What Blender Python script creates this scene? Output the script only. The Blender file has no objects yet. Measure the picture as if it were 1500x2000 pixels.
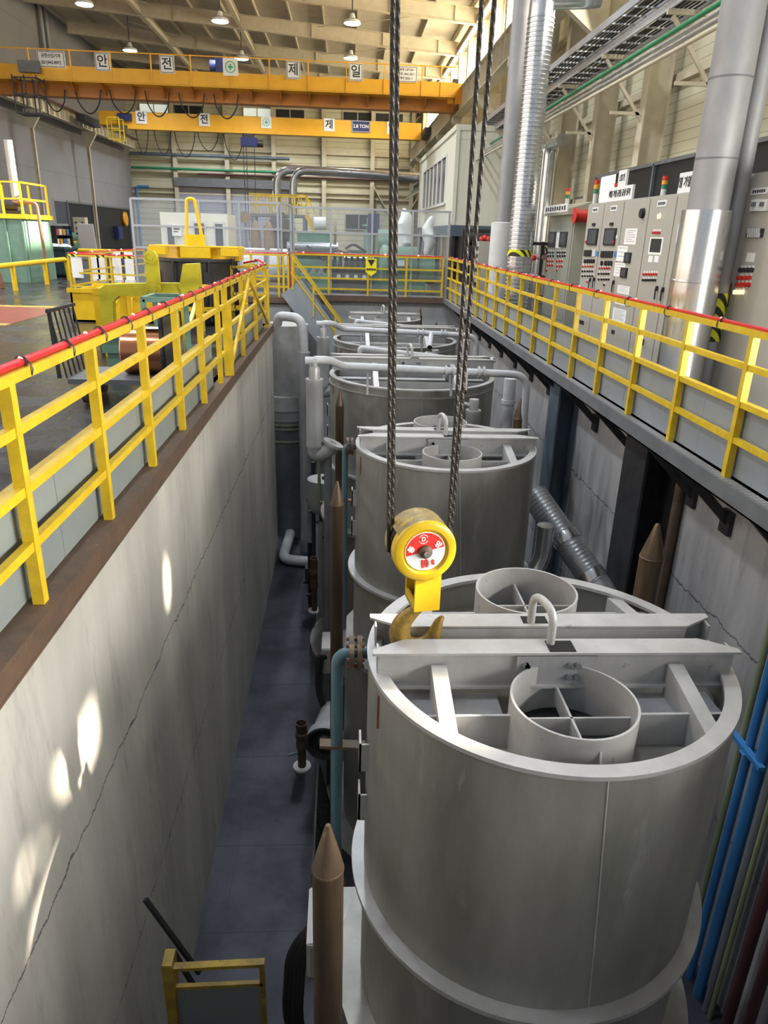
import bpy, bmesh, math, random
from math import sin, cos, pi, radians, sqrt
from mathutils import Vector as V, Matrix as Mx
random.seed(7)
SC = bpy.context.scene
COL = SC.collection
CAM = V((0, 0, 1.85))
# ---------------------------------------------------------------- camera
FPX = 1400.0
_a = V((672 - 750, 456 - 1000, FPX)).normalized()
_d = V((640 - 750, 0, FPX)); _d.y = -(_d.x * _a.x + _d.z * _a.z) / _a.y; _d.normalize()
_x = _d.cross(_a)
if _x.x < 0: _x = -_x
ROT = Mx((_x, _a, -_d))            # camera (right, down, forward) -> world
def at(u, v, x=None, y=None, z=None):
    "world point seen at photo pixel (u, v) on a plane of constant x, y or z"
    r = ROT @ V((u - 750, v - 1000, FPX))
    t = (x - CAM.x) / r.x if x is not None else (y - CAM.y) / r.y if y is not None else (z - CAM.z) / r.z
    return CAM + r * t
cd = bpy.data.cameras.new('camera'); co = bpy.data.objects.new('camera', cd); COL.objects.link(co)
cm = Mx((ROT @ V((1, 0, 0)), ROT @ V((0, -1, 0)), ROT @ V((0, 0, -1)))).transposed().to_4x4()
cm.translation = CAM; co.matrix_world = cm
cd.sensor_fit = 'HORIZONTAL'; cd.sensor_width = 36; cd.lens = 36 * FPX / 1500; cd.clip_end = 300; cd.clip_start = .05
SC.camera = co
# ---------------------------------------------------------------- materials
MATS = {}
def nt(name):
    m = bpy.data.materials.new(name); m.use_nodes = True
    n = m.node_tree.nodes; l = m.node_tree.links
    b = n['Principled BSDF']
    return m, n, l, b
def add(n, t, **k):
    q = n.new('ShaderNode' + t)
    for a, v in k.items():
        if a.startswith('i_'):
            key = a[2:].replace('_', ' ')
            q.inputs[key].default_value = v
        else: setattr(q, a, v)
    return q
def rgba(c): return (c[0], c[1], c[2], 1)
def pm(name, c, c2=None, scale=6, stretch=(1, 1, 1), rough=.5, metal=0, bump=0, bscale=60, lo=.35, hi=.65, c3=None, s3=25, t3=.62, spec=.5, coat=0):
    "painted / bare surface: two colours mixed by noise, optional sparse stain colour c3, optional bump"
    m, n, l, b = nt(name)
    b.inputs['Roughness'].default_value = rough; b.inputs['Metallic'].default_value = metal
    b.inputs['Specular IOR Level'].default_value = spec
    b.inputs['Coat Weight'].default_value = coat
    b.inputs['Base Color'].default_value = rgba(c)
    tc = add(n, 'TexCoord'); mp = add(n, 'Mapping'); mp.inputs['Scale'].default_value = stretch
    l.new(tc.outputs['Object'], mp.inputs[0])
    out = None
    if c2:
        no = add(n, 'TexNoise', i_Scale=scale, i_Detail=8.0, i_Roughness=.62); l.new(mp.outputs[0], no.inputs[0])
        rp = add(n, 'ValToRGB'); rp.color_ramp.elements[0].position = lo; rp.color_ramp.elements[1].position = hi
        rp.color_ramp.elements[0].color = rgba(c); rp.color_ramp.elements[1].color = rgba(c2)
        l.new(no.outputs[0], rp.inputs[0]); out = rp.outputs[0]
        if c3:
            n3 = add(n, 'TexNoise', i_Scale=s3, i_Detail=6.0, i_Roughness=.7); l.new(mp.outputs[0], n3.inputs[0])
            r3 = add(n, 'ValToRGB'); r3.color_ramp.elements[0].position = t3; r3.color_ramp.elements[1].position = min(1, t3 + .07)
            r3.color_ramp.elements[0].color = (0, 0, 0, 1); r3.color_ramp.elements[1].color = (1, 1, 1, 1)
            l.new(n3.outputs[0], r3.inputs[0])
            mx = add(n, 'MixRGB'); l.new(r3.outputs[0], mx.inputs[0]); l.new(out, mx.inputs[1]); mx.inputs[2].default_value = rgba(c3)
            out = mx.outputs[0]
        l.new(out, b.inputs['Base Color'])
    if bump:
        nb = add(n, 'TexNoise', i_Scale=bscale, i_Detail=5.0); l.new(mp.outputs[0], nb.inputs[0])
        bp = add(n, 'Bump', i_Strength=bump, i_Distance=.01); l.new(nb.outputs[0], bp.inputs['Height']); l.new(bp.outputs[0], b.inputs['Normal'])
    MATS[name] = m
    return m
def em(name, c, s):
    m, n, l, b = nt(name)
    b.inputs['Base Color'].default_value = rgba(c); b.inputs['Emission Color'].default_value = rgba(c); b.inputs['Emission Strength'].default_value = s
    MATS[name] = m; return m
def M(n): return MATS[n]
# ---------------------------------------------------------------- mesh builder
def frame(d, up=V((0, 0, 1))):
    d = V(d).normalized(); s = d.cross(up)
    if s.length < 1e-4: s = d.cross(V((0, 1, 0)))
    s.normalize(); u = s.cross(d).normalized()
    return d, s, u
def rnd(pts, r, n=6):
    "round the corners of a polyline"
    pts = [V(p) for p in pts]; out = [pts[0]]
    for i in range(1, len(pts) - 1):
        p = pts[i]; a = pts[i - 1] - p; b = pts[i + 1] - p
        k = min(r, a.length * .49, b.length * .49)
        a = p + a.normalized() * k; b = p + b.normalized() * k
        for j in range(n + 1):
            t = j / n; out.append(a * (1 - t) ** 2 + p * 2 * t * (1 - t) + b * t * t)
    out.append(pts[-1]); return out
class MB:
    def __init__(s): s.v = []; s.f = []; s.mi = []; s.cur = 0
    def _add(s, vs, fs):
        k = len(s.v); s.v += [V(p) for p in vs]
        for f in fs: s.f.append([i + k for i in f]); s.mi.append(s.cur)
        return s
    def box(s, c, d, R=None):
        c = V(c); h = V(d) * .5; vs = []
        for x in (-1, 1):
            for y in (-1, 1):
                for z in (-1, 1):
                    p = V((x * h.x, y * h.y, z * h.z)); vs.append(c + (R @ p if R else p))
        return s._add(vs, [(0, 1, 3, 2), (4, 6, 7, 5), (0, 4, 5, 1), (2, 3, 7, 6), (0, 2, 6, 4), (1, 5, 7, 3)])
    def bb(s, a, b):
        a = V(a); b = V(b)
        return s.box((a + b) / 2, (abs(b.x - a.x), abs(b.y - a.y), abs(b.z - a.z)))
    def bar(s, a, b, w, h, up=V((0, 0, 1)), off=0):
        "rectangular bar from a to b, w across, h along up"
        a = V(a); b = V(b); d, sd, u = frame(b - a, V(up))
        R = Mx((d, sd, u)).transposed()
        return s.box((a + b) / 2 + u * off, ((b - a).length, w, h), R)
    def ibeam(s, a, b, w, h, t=.02, up=V((0, 0, 1))):
        a = V(a); b = V(b); d, sd, u = frame(b - a, V(up))
        s.bar(a, b, w, t, up, h / 2 - t / 2); s.bar(a, b, w, t, up, -h / 2 + t / 2); s.bar(a, b, t, h - 2 * t, up)
        return s
    def tube(s, pts, r, n=12, cap=True, closed=False):
        pts = [V(p) for p in pts]; m = len(pts); rs = r if isinstance(r, (list, tuple)) else [r] * m
        prev = None; vs = []; fs = []
        for i, p in enumerate(pts):
            if closed: t = pts[(i + 1) % m] - pts[i - 1]
            else: t = pts[min(i + 1, m - 1)] - pts[max(i - 1, 0)]
            t.normalize()
            if prev is None:
                _, sd, u = frame(t)
            else:
                sd = prev - t * prev.dot(t)
                sd = sd.normalized() if sd.length > 1e-6 else frame(t)[1]
                u = sd.cross(t).normalized()
            prev = sd
            for j in range(n):
                a = 2 * pi * j / n; vs.append(p + (sd * cos(a) + u * sin(a)) * rs[i])
        for i in range(m if closed else m - 1):
            k = (i + 1) % m
            for j in range(n):
                q = (j + 1) % n; fs.append((i * n + j, i * n + q, k * n + q, k * n + j))
        if cap and not closed:
            fs.append(tuple(reversed(range(n)))); fs.append(tuple((m - 1) * n + j for j in range(n)))
        return s._add(vs, fs)
    def cyl(s, a, b, r, r2=None, n=20, cap=True): return s.tube([a, b], [r, r if r2 is None else r2], n, cap)
    def lathe(s, prof, c=(0, 0, 0), n=32, axis=None, a0=0, a1=2 * pi, closed=False):
        "prof: (radius, height) pairs spun about axis (default z) through c"
        c = V(c); ax = V(axis).normalized() if axis else V((0, 0, 1))
        if axis: _, sd, u = frame(ax)
        else: sd, u = V((1, 0, 0)), V((0, 1, 0))
        full = abs(a1 - a0 - 2 * pi) < 1e-6; m = len(prof); k = n if full else n + 1
        vs = []; fs = []
        for i in range(k):
            a = a0 + (a1 - a0) * i / n; e = sd * cos(a) + u * sin(a)
            for r, z in prof: vs.append(c + e * r + ax * z)
        for i in range(n):
            q = (i + 1) % k
            for j in range(m if closed else m - 1):
                w = (j + 1) % m
                fs.append((i * m + j, q * m + j, q * m + w, i * m + w))
        return s._add(vs, fs)
    def ring(s, c, r0, r1, z0, z1, n=48, axis=None):
        return s.lathe([(r0, z0), (r1, z0), (r1, z1), (r0, z1)], c, n, axis, closed=True)
    def prism(s, poly, ext):
        "polygon of 3D points extruded by vector ext"
        poly = [V(p) for p in poly]; e = V(ext); n = len(poly)
        vs = poly + [p + e for p in poly]
        fs = [tuple(reversed(range(n))), tuple(range(n, 2 * n))] + [(i, (i + 1) % n, (i + 1) % n + n, i + n) for i in range(n)]
        return s._add(vs, fs)
    def quad(s, *p): return s._add(p, [tuple(range(len(p)))])
    def sph(s, c, r, n=12, sc=(1, 1, 1)):
        c = V(c); prof = []
        vs = []; fs = []; m = n // 2
        for i in range(m + 1):
            t = pi * i / m
            for j in range(n):
                a = 2 * pi * j / n
                vs.append(c + V((sin(t) * cos(a) * r * sc[0], sin(t) * sin(a) * r * sc[1], cos(t) * r * sc[2])))
        for i in range(m):
            for j in range(n):
                q = (j + 1) % n; fs.append((i * n + j, (i + 1) * n + j, (i + 1) * n + q, i * n + q))
        return s._add(vs, fs)
    def move(s, k, fn):
        for i in range(k, len(s.v)): s.v[i] = V(fn(s.v[i]))
        return s
    def build(s, name, mat, parent=None, smooth=38, bevel=0, origin=None):
        me = bpy.data.meshes.new(name)
        o = bpy.data.objects.new(name, me); COL.objects.link(o)
        if parent is not None:
            off = V((0, 0, 0)); q = parent
            while q is not None: off += q.location; q = q.parent
            o.parent = parent
        else:
            if origin is None:
                xs = [p.x for p in s.v]; ys = [p.y for p in s.v]; zs = [p.z for p in s.v]
                origin = V(((min(xs) + max(xs)) / 2, (min(ys) + max(ys)) / 2, min(zs)))
            off = V(origin); o.location = off
        me.from_pydata([p - off for p in s.v], [], s.f)
        for mm in (mat if isinstance(mat, (list, tuple)) else [mat]): me.materials.append(M(mm) if isinstance(mm, str) else mm)
        if len(me.materials) > 1: me.polygons.foreach_set('material_index', s.mi)
        bm = bmesh.new(); bm.from_mesh(me); bmesh.ops.remove_doubles(bm, verts=bm.verts, dist=1e-6)
        bmesh.ops.recalc_face_normals(bm, faces=bm.faces)
        if bevel:
            es = [e for e in bm.edges if len(e.link_faces) == 2 and e.calc_face_angle(0) > .6]
            bmesh.ops.bevel(bm, geom=es, offset=bevel, segments=2, affect='EDGES', clamp_overlap=True)
        bm.to_mesh(me); bm.free()
        if smooth:
            me.shade_smooth()
            if hasattr(me, 'set_sharp_from_angle'): me.set_sharp_from_angle(angle=radians(smooth))
        me.update()
        return o
def tag(o, label=None, cat=None, group=None, kind=None):
    if label: o['label'] = label
    if cat: o['category'] = cat
    if group: o['group'] = group
    if kind: o['kind'] = kind
    return o
def T(name, label, cat, loc=(0, 0, 0), group=None):
    o = bpy.data.objects.new(name, None); COL.objects.link(o); o.location = loc; o.empty_display_size = .1
    return tag(o, label, cat, group)
def S(name, mb, mat, **k): return tag(mb.build(name, mat, **k), kind='structure')
def copy_tree(o, parent=None):
    c = o.copy(); COL.objects.link(c); c.parent = parent
    for ch in list(o.children): copy_tree(ch, c)
    return c
TXT = []
def text(s, h, mat, parent, c, right=(1, 0, 0), up=(0, 0, 1), bold=0.0, name='lettering', wfac=1):
    "lettering on a surface; turned into mesh at the end"
    cu = bpy.data.curves.new(name, 'FONT'); cu.body = s; cu.size = h; cu.align_x = 'CENTER'; cu.align_y = 'CENTER'
    cu.offset = bold; cu.extrude = .0015
    o = bpy.data.objects.new(name, cu); COL.objects.link(o)
    r = V(right).normalized(); u = V(up).normalized(); nn = r.cross(u)
    m = Mx((r * wfac, u, nn)).transposed().to_4x4(); m.translation = V(c)
    TXT.append((o, m, M(mat), parent)); return o
def bake_text():
    bpy.context.view_layer.update(); dg = bpy.context.evaluated_depsgraph_get(); jobs = []
    for o, m, mt, par in TXT:
        me = bpy.data.meshes.new_from_object(o.evaluated_get(dg)); jobs.append((o, m, mt, par, me))
    for o, m, mt, par, me in jobs:
        nm = o.name.split('.')[0]; bpy.data.objects.remove(o)
        q = par; off = V((0, 0, 0))
        while q is not None: off += q.location; q = q.parent
        mm = m.copy(); mm.translation = m.translation - off
        me.transform(mm); me.materials.clear(); me.materials.append(mt)
        n = bpy.data.objects.new(nm, me); COL.objects.link(n); n.parent = par
# ---------------------------------------------------------------- palette
pm('silver', (.46, .47, .49), (.31, .315, .33), 3, (1, 1, .35), .42, .35, .06, 40, c3=(.33, .33, .33), s3=9, t3=.66)
pm('silver_pale', (.45, .45, .455), (.36, .36, .36), 5, (1, 1, 1), .45, .25, .05, 60, c3=(.26, .25, .23), s3=12, t3=.64)
pm('silver_shell', (.34, .335, .315), (.185, .18, .165), 2.6, (1, 1, .25), .42, .35, .12, 30, .3, .7, c3=(.33, .325, .31), s3=4, t3=.6)
pm('silver_worn', (.45, .45, .46), (.12, .12, .12), 14, (1, 3, 1), .5, .3, .1, 40, .5, .66)
pm('yellow', (.68, .47, .02), (.54, .36, .015), 9, (1, 1, 1), .42, 0, .1, 60, c3=(.2, .15, .05), s3=22, t3=.68)
pm('yellow_bright', (.85, .55, .01), (.75, .47, .01), 6, (1, 1, 1), .4, 0, .05, 40, c3=(.25, .17, .04), s3=14, t3=.7)
pm('yellow_green', (.56, .49, .02), (.46, .38, .02), 6, (1, 1, 1), .45, 0, .06, 40, c3=(.16, .13, .04), s3=10, t3=.66)
pm('yellow_old', (.45, .30, .03), (.25, .16, .03), 7, (1, 1, 1), .5, 0, .1, 50, c3=(.06, .05, .03), s3=9, t3=.58)
pm('crane_yellow', (.80, .42, .02), (.72, .37, .02), 2, (1, 1, 1), .45)
pm('orange_under', (.45, .17, .02), (.38, .14, .02), 2, (1, 1, 1), .5)
pm('hook_yellow', (.66, .43, .012), (.58, .37, .012), 14, (1, 1, 1), .3, 0, .05, 60, c3=(.45, .3, .05), s3=26, t3=.68, coat=.3)
pm('hook_worn', (.40, .29, .10), (.22, .16, .07), 20, (1, 1, 1), .45, .1, .1, 60, c3=(.6, .42, .03), s3=11, t3=.58)
pm('hook_forged', (.30, .19, .03), (.16, .10, .03), 30, (1, 1, 1), .42, .35, .25, 90, c3=(.5, .36, .02), s3=50, t3=.6)
pm('rust', (.14, .085, .055), (.085, .06, .045), 7, (1, 1, 1), .6, .1, .15, 60, c3=(.26, .13, .07), s3=14, t3=.62)
pm('post_brown', (.17, .115, .07), (.09, .06, .04), 10, (1, 1, .12), .38, .35, .12, 60, c3=(.34, .25, .17), s3=26, t3=.66)
pm('pole_dark', (.09, .075, .06), (.06, .05, .045), 6, (1, 1, .2), .5, .2)
pm('dark_steel', (.03, .03, .035), (.05, .05, .055), 8, (1, 1, 1), .5, .3)
pm('black', (.015, .015, .017), None, rough=.5)
pm('black_matt', (.02, .02, .022), (.035, .035, .037), 14, rough=.8)
pm('rubber', (.02, .02, .02), None, rough=.7)
pm('grey_steel', (.17, .18, .195), (.13, .14, .15), 4, (1, 1, 1), .5, .15, .06, 40)
pm('kick_grey', (.25, .285, .285), (.21, .24, .24), 1.6, (1, 1, 1), .42, .1)
pm('kick_blue', (.30, .33, .36), (.25, .28, .31), 1.6, (1, 1, 1), .42, .1)
pm('blue_grey_steel', (.12, .16, .20), (.09, .12, .155), 4, (1, 1, .4), .5, .1)
pm('beige', (.55, .50, .38), (.47, .42, .31), 3, (1, 1, 1), .6)
pm('beige_steel', (.58, .53, .41), (.50, .45, .34), 3, (1, 1, 1), .55)
pm('office', (.74, .74, .62), (.70, .70, .59), 2, (1, 1, 1), .5)
pm('cabinet', (.42, .40, .35), (.40, .38, .335), 3, (1, 1, 1), .42)
pm('cabinet_green', (.42, .42, .34), (.40, .40, .32), 3, (1, 1, 1), .42)
pm('cabinet_front', (.30, .31, .27), (.28, .29, .255), 3, (1, 1, 1), .35)
pm('zinc', (.62, .65, .68), (.48, .50, .53), 5, (1, 1, 1), .24, .85, .03, 20)
pm('jacket', (.68, .69, .70), (.5, .51, .52), 3, (1, 1, .2), .2, .9, .05, 8)
pm('spiral_grey', (.36, .37, .39), (.30, .31, .325), 5, (1, 1, 1), .35, .6)
pm('duct_grey', (.33, .33, .34), (.27, .27, .28), 4, (1, 1, .5), .5, .2, .04, 40)
pm('white', (.78, .78, .78), None, rough=.5)
pm('paper', (.82, .82, .80), None, rough=.7)
pm('off_white', (.62, .63, .63), (.55, .56, .56), 6, rough=.5)
pm('ink', (.02, .02, .025), None, rough=.6)
pm('red', (.60, .03, .02), None, rough=.4)
pm('decal_red', (.75, .04, .03), None, rough=.35)
pm('orange', (.8, .35, .02), None, rough=.4)
pm('green', (.02, .22, .10), None, rough=.4)
pm('sign_green', (.05, .42, .2), None, rough=.5)
pm('blue', (.045, .20, .48), (.035, .16, .40), 6, (1, 1, .3), .4)
pm('navy', (.02, .03, .12), None, rough=.4)
pm('teal_pipe', (.10, .19, .23), (.07, .14, .175), 8, (1, 1, .3), .42, .1, .1, 60)
pm('pipe_green', (.26, .29, .17), (.22, .245, .14), 6, (1, 1, .3), .45)
pm('pipe_grey', (.25, .26, .28), None, rough=.45, metal=.3)
pm('pipe_red', (.11, .035, .04), (.08, .03, .035), 6, (1, 1, .3), .5)
pm('pipe_rust', (.25, .12, .06), (.18, .08, .045), 6, rough=.5)
pm('mint', (.16, .29, .225), (.13, .24, .185), 4, rough=.45, c3=(.1, .12, .09), s3=9, t3=.68)
pm('machine_green', (.09, .22, .155), (.06, .155, .11), 3, rough=.4)
pm('copper', (.62, .26, .13), (.55, .22, .11), 4, (1, 14, 1), .22, .95)
pm('pot', (.032, .031, .033), (.024, .024, .026), 3, rough=.55)
pm('curtain', (.26, .255, .27), (.235, .23, .245), 2, (1, 1, .3), .6)
pm('glass_and_dark_inside', (.012, .014, .016), None, rough=.45)
pm('screen_dark', (.05, .055, .065), None, rough=.2)
pm('frame_alu', (.48, .50, .54), None, rough=.35, metal=.5)
pm('roof_deck', (.50, .46, .36), (.44, .40, .31), 2, rough=.7)
pm('shutter_grey', (.30, .31, .37), (.27, .28, .34), 1, rough=.5)
pm('plastic_wrap', (.5, .52, .55), (.62, .63, .66), 9, rough=.2)
pm('sticker_yellow', (.85, .75, .02), None, rough=.5)
pm('cloth_green', (.02, .045, .05), (.03, .06, .065), 8, rough=.8)
pm('hole_shade', (.008, .008, .009), None, rough=.9)  # near-black painted in for the shade inside holes and slots
pm('tan', (.26, .18, .11), (.19, .13, .08), 4, rough=.7)
pm('rope', (.045, .037, .031), (.03, .026, .022), 40, rough=.45, metal=.4)
pm('pipe_white', (.50, .51, .54), (.42, .43, .46), 8, rough=.5, bump=.1)
em('lamp_glow', (.86, .93, 1.0), 9.0)
em('led_red', (1, .10, .06), 14.0)
em('lamp_amber', (1, .75, .35), 1.5)
em('daylight_pane', (1.0, .93, .72), 1.6)
em('daylight_dim', (.75, .82, .75), .55)
def rope_light():
    m, n, l, b = nt('rope_light'); b.inputs['Base Color'].default_value = (.50, .015, .03, 1); b.inputs['Roughness'].default_value = .3
    b.inputs['Emission Color'].default_value = (1, .02, .03, 1); b.inputs['Emission Strength'].default_value = .06
    MATS['rope_light'] = m
rope_light()
def clear_sheet(name, tint, alpha):
    m, n, l, b = nt(name); out = n['Material Output']
    tr = add(n, 'BsdfTransparent'); tr.inputs[0].default_value = rgba(tint)
    mx = add(n, 'MixShader'); mx.inputs[0].default_value = alpha
    b.inputs['Base Color'].default_value = (.75, .78, .82, 1); b.inputs['Roughness'].default_value = .15
    l.new(tr.outputs[0], mx.inputs[1]); l.new(b.outputs[0], mx.inputs[2]); l.new(mx.outputs[0], out.inputs[0])
    MATS[name] = m
clear_sheet('acrylic', (.93, .95, .96), .09)
def concrete(name, c, c2, dark, seams=(), crackz=None, axis=1, seam_len=None):
    "cast concrete: cloudy grey, vertical streaks, one wandering crack, form seams"
    m, n, l, b = nt(name); b.inputs['Roughness'].default_value = .62
    ge = add(n, 'NewGeometry'); sp = add(n, 'SeparateXYZ'); l.new(ge.outputs['Position'], sp.inputs[0])
    mp = add(n, 'Mapping'); mp.inputs['Scale'].default_value = (1, 1, .22); l.new(ge.outputs['Position'], mp.inputs[0])
    n1 = add(n, 'TexNoise', i_Scale=1.5, i_Detail=9.0, i_Roughness=.62); l.new(mp.outputs[0], n1.inputs[0])
    r1 = add(n, 'ValToRGB'); e = r1.color_ramp.elements; e[0].position = .33; e[1].position = .66; e[0].color = rgba(c2); e[1].color = rgba(c)
    l.new(n1.outputs[0], r1.inputs[0])
    n2 = add(n, 'TexNoise', i_Scale=5.5, i_Detail=7.0, i_Roughness=.7); l.new(mp.outputs[0], n2.inputs[0])
    r2 = add(n, 'ValToRGB'); e = r2.color_ramp.elements; e[0].position = .54; e[1].position = .72; e[0].color = (0, 0, 0, 1); e[1].color = (1, 1, 1, 1)
    l.new(n2.outputs[0], r2.inputs[0])
    ml = add(n, 'Math', operation='MULTIPLY'); l.new(r2.outputs[0], ml.inputs[0]); ml.inputs[1].default_value = .55
    mx = add(n, 'MixRGB'); l.new(ml.outputs[0], mx.inputs[0]); l.new(r1.outputs[0], mx.inputs[1]); mx.inputs[2].default_value = rgba(dark)
    col = mx.outputs[0]
    if crackz is not None:
        for z0, wob, wd in crackz:
            n3 = add(n, 'TexNoise', i_Scale=2.3, i_Detail=7.0, i_Roughness=.65); l.new(ge.outputs['Position'], n3.inputs[0])
            a1 = add(n, 'Math', operation='MULTIPLY_ADD'); l.new(n3.outputs[0], a1.inputs[0]); a1.inputs[1].default_value = wob; l.new(sp.outputs[2], a1.inputs[2])
            a2 = add(n, 'Math', operation='ADD'); l.new(a1.outputs[0], a2.inputs[0]); a2.inputs[1].default_value = -z0 - wob / 2
            a3 = add(n, 'Math', operation='ABSOLUTE'); l.new(a2.outputs[0], a3.inputs[0])
            a4 = add(n, 'Math', operation='LESS_THAN'); l.new(a3.outputs[0], a4.inputs[0]); a4.inputs[1].default_value = wd
            a5 = add(n, 'Math', operation='MULTIPLY'); l.new(a4.outputs[0], a5.inputs[0]); a5.inputs[1].default_value = .8
            m2 = add(n, 'MixRGB'); l.new(a5.outputs[0], m2.inputs[0]); l.new(col, m2.inputs[1]); m2.inputs[2].default_value = (.05, .05, .05, 1)
            col = m2.outputs[0]
    l.new(col, b.inputs['Base Color'])
    n4 = add(n, 'TexNoise', i_Scale=14, i_Detail=8.0); l.new(ge.outputs['Position'], n4.inputs[0])
    bp = add(n, 'Bump', i_Strength=.18, i_Distance=.02); l.new(n4.outputs[0], bp.inputs['Height']); l.new(bp.outputs[0], b.inputs['Normal'])
    MATS[name] = m
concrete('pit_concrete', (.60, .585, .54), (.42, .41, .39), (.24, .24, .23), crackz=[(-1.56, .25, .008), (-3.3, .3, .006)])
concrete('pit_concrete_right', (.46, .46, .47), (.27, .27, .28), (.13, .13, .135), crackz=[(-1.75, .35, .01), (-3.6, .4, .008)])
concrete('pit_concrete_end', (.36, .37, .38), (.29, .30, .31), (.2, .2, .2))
def floor_mat():
    m, n, l, b = nt('shop_floor')
    ge = add(n, 'NewGeometry')
    n1 = add(n, 'TexNoise', i_Scale=.9, i_Detail=10.0, i_Roughness=.68); l.new(ge.outputs['Position'], n1.inputs[0])
    r1 = add(n, 'ValToRGB'); e = r1.color_ramp.elements; e[0].position = .35; e[1].position = .7; e[0].color = (.022, .023, .026, 1); e[1].color = (.06, .062, .066, 1)
    l.new(n1.outputs[0], r1.inputs[0]); l.new(r1.outputs[0], b.inputs['Base Color'])
    r2 = add(n, 'ValToRGB'); e = r2.color_ramp.elements; e[0].position = .4; e[1].position = .65; e[0].color = (.12, .12, .12, 1); e[1].color = (.42, .42, .42, 1)
    l.new(n1.outputs[0], r2.inputs[0]); l.new(r2.outputs[0], b.inputs['Roughness'])
    n4 = add(n, 'TexNoise', i_Scale=5, i_Detail=8.0, i_Roughness=.7); l.new(ge.outputs['Position'], n4.inputs[0])
    b.inputs['Specular IOR Level'].default_value = .3
    bp = add(n, 'Bump', i_Strength=.25, i_Distance=.02); l.new(n4.outputs[0], bp.inputs['Height']); l.new(bp.outputs[0], b.inputs['Normal'])
    MATS['shop_floor'] = m
floor_mat()
def checker(name, c, c2, sc):
    "raised-tread plate: short bars alternating in direction"
    m, n, l, b = nt(name); b.inputs['Metallic'].default_value = .45
    ge = add(n, 'NewGeometry')
    hs = []
    for ang, off in ((45, 0), (-45, .5)):
        mp = add(n, 'Mapping'); mp.inputs['Rotation'].default_value = (0, 0, radians(ang)); mp.inputs['Scale'].default_value = (sc, sc * .42, sc); mp.inputs['Location'].default_value = (off, off, 0)
        l.new(ge.outputs['Position'], mp.inputs[0])
        vo = add(n, 'TexVoronoi', i_Scale=1.0, i_Randomness=0.0); l.new(mp.outputs[0], vo.inputs[0])
        r = add(n, 'ValToRGB'); e = r.color_ramp.elements; e[0].position = .2; e[1].position = .34; e[0].color = (1, 1, 1, 1); e[1].color = (0, 0, 0, 1)
        l.new(vo.outputs['Distance'], r.inputs[0]); hs.append(r)
    mxh = add(n, 'Math', operation='MAXIMUM'); l.new(hs[0].outputs[0], mxh.inputs[0]); l.new(hs[1].outputs[0], mxh.inputs[1])
    n1 = add(n, 'TexNoise', i_Scale=1.1, i_Detail=8.0, i_Roughness=.6); l.new(ge.outputs['Position'], n1.inputs[0])
    r1 = add(n, 'ValToRGB'); e = r1.color_ramp.elements; e[0].position = .36; e[1].position = .62; e[0].color = rgba(c); e[1].color = rgba(c2)
    l.new(n1.outputs[0], r1.inputs[0])
    mx = add(n, 'MixRGB', blend_type='ADD'); ml = add(n, 'Math', operation='MULTIPLY'); l.new(mxh.outputs[0], ml.inputs[0]); ml.inputs[1].default_value = .8
    l.new(ml.outputs[0], mx.inputs[0]); l.new(r1.outputs[0], mx.inputs[1]); l.new(r1.outputs[0], mx.inputs[2]); l.new(mx.outputs[0], b.inputs['Base Color'])
    b.inputs['Roughness'].default_value = .5; b.inputs['Specular IOR Level'].default_value = .3
    bp = add(n, 'Bump', i_Strength=.5, i_Distance=.004); l.new(mxh.outputs[0], bp.inputs['Height']); l.new(bp.outputs[0], b.inputs['Normal'])
    MATS[name] = m
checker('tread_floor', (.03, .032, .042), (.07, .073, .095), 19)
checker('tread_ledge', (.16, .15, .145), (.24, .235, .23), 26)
def siding(name, c, c2, pitch, groove=.1, axis=2, dk=.55):
    "profiled wall panel with horizontal joints"
    m, n, l, b = nt(name); b.inputs['Roughness'].default_value = .5
    ge = add(n, 'NewGeometry'); sp = add(n, 'SeparateXYZ'); l.new(ge.outputs['Position'], sp.inputs[0])
    a = add(n, 'Math', operation='MULTIPLY'); l.new(sp.outputs[axis], a.inputs[0]); a.inputs[1].default_value = 1 / pitch
    f = add(n, 'Math', operation='FRACT'); l.new(a.outputs[0], f.inputs[0])
    g = add(n, 'Math', operation='GREATER_THAN'); l.new(f.outputs[0], g.inputs[0]); g.inputs[1].default_value = groove
    n1 = add(n, 'TexNoise', i_Scale=.7, i_Detail=6.0); l.new(ge.outputs['Position'], n1.inputs[0])
    r1 = add(n, 'ValToRGB'); e = r1.color_ramp.elements; e[0].position = .35; e[1].position = .7; e[0].color = rgba(c2); e[1].color = rgba(c)
    l.new(n1.outputs[0], r1.inputs[0])
    mx = add(n, 'MixRGB'); l.new(g.outputs[0], mx.inputs[0]); l.new(r1.outputs[0], mx.inputs[2]); mx.inputs[1].default_value = (c2[0] * dk, c2[1] * dk, c2[2] * dk, 1)
    l.new(mx.outputs[0], b.inputs['Base Color'])
    bp = add(n, 'Bump', i_Strength=.4, i_Distance=.02); l.new(g.outputs[0], bp.inputs['Height']); l.new(bp.outputs[0], b.inputs['Normal'])
    MATS[name] = m
siding('siding', (.64, .62, .47), (.56, .54, .41), .2, .07)
siding('siding_far', (.60, .58, .43), (.50, .48, .35), .42, .08)
siding('curtain_wall', (.27, .265, .28), (.24, .235, .25), 2.4, .008)
siding('shutter', (.33, .34, .41), (.30, .31, .38), .55, .05)
siding('office_panel', (.78, .78, .65), (.74, .74, .62), .25, .03, 0, .88)
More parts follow.
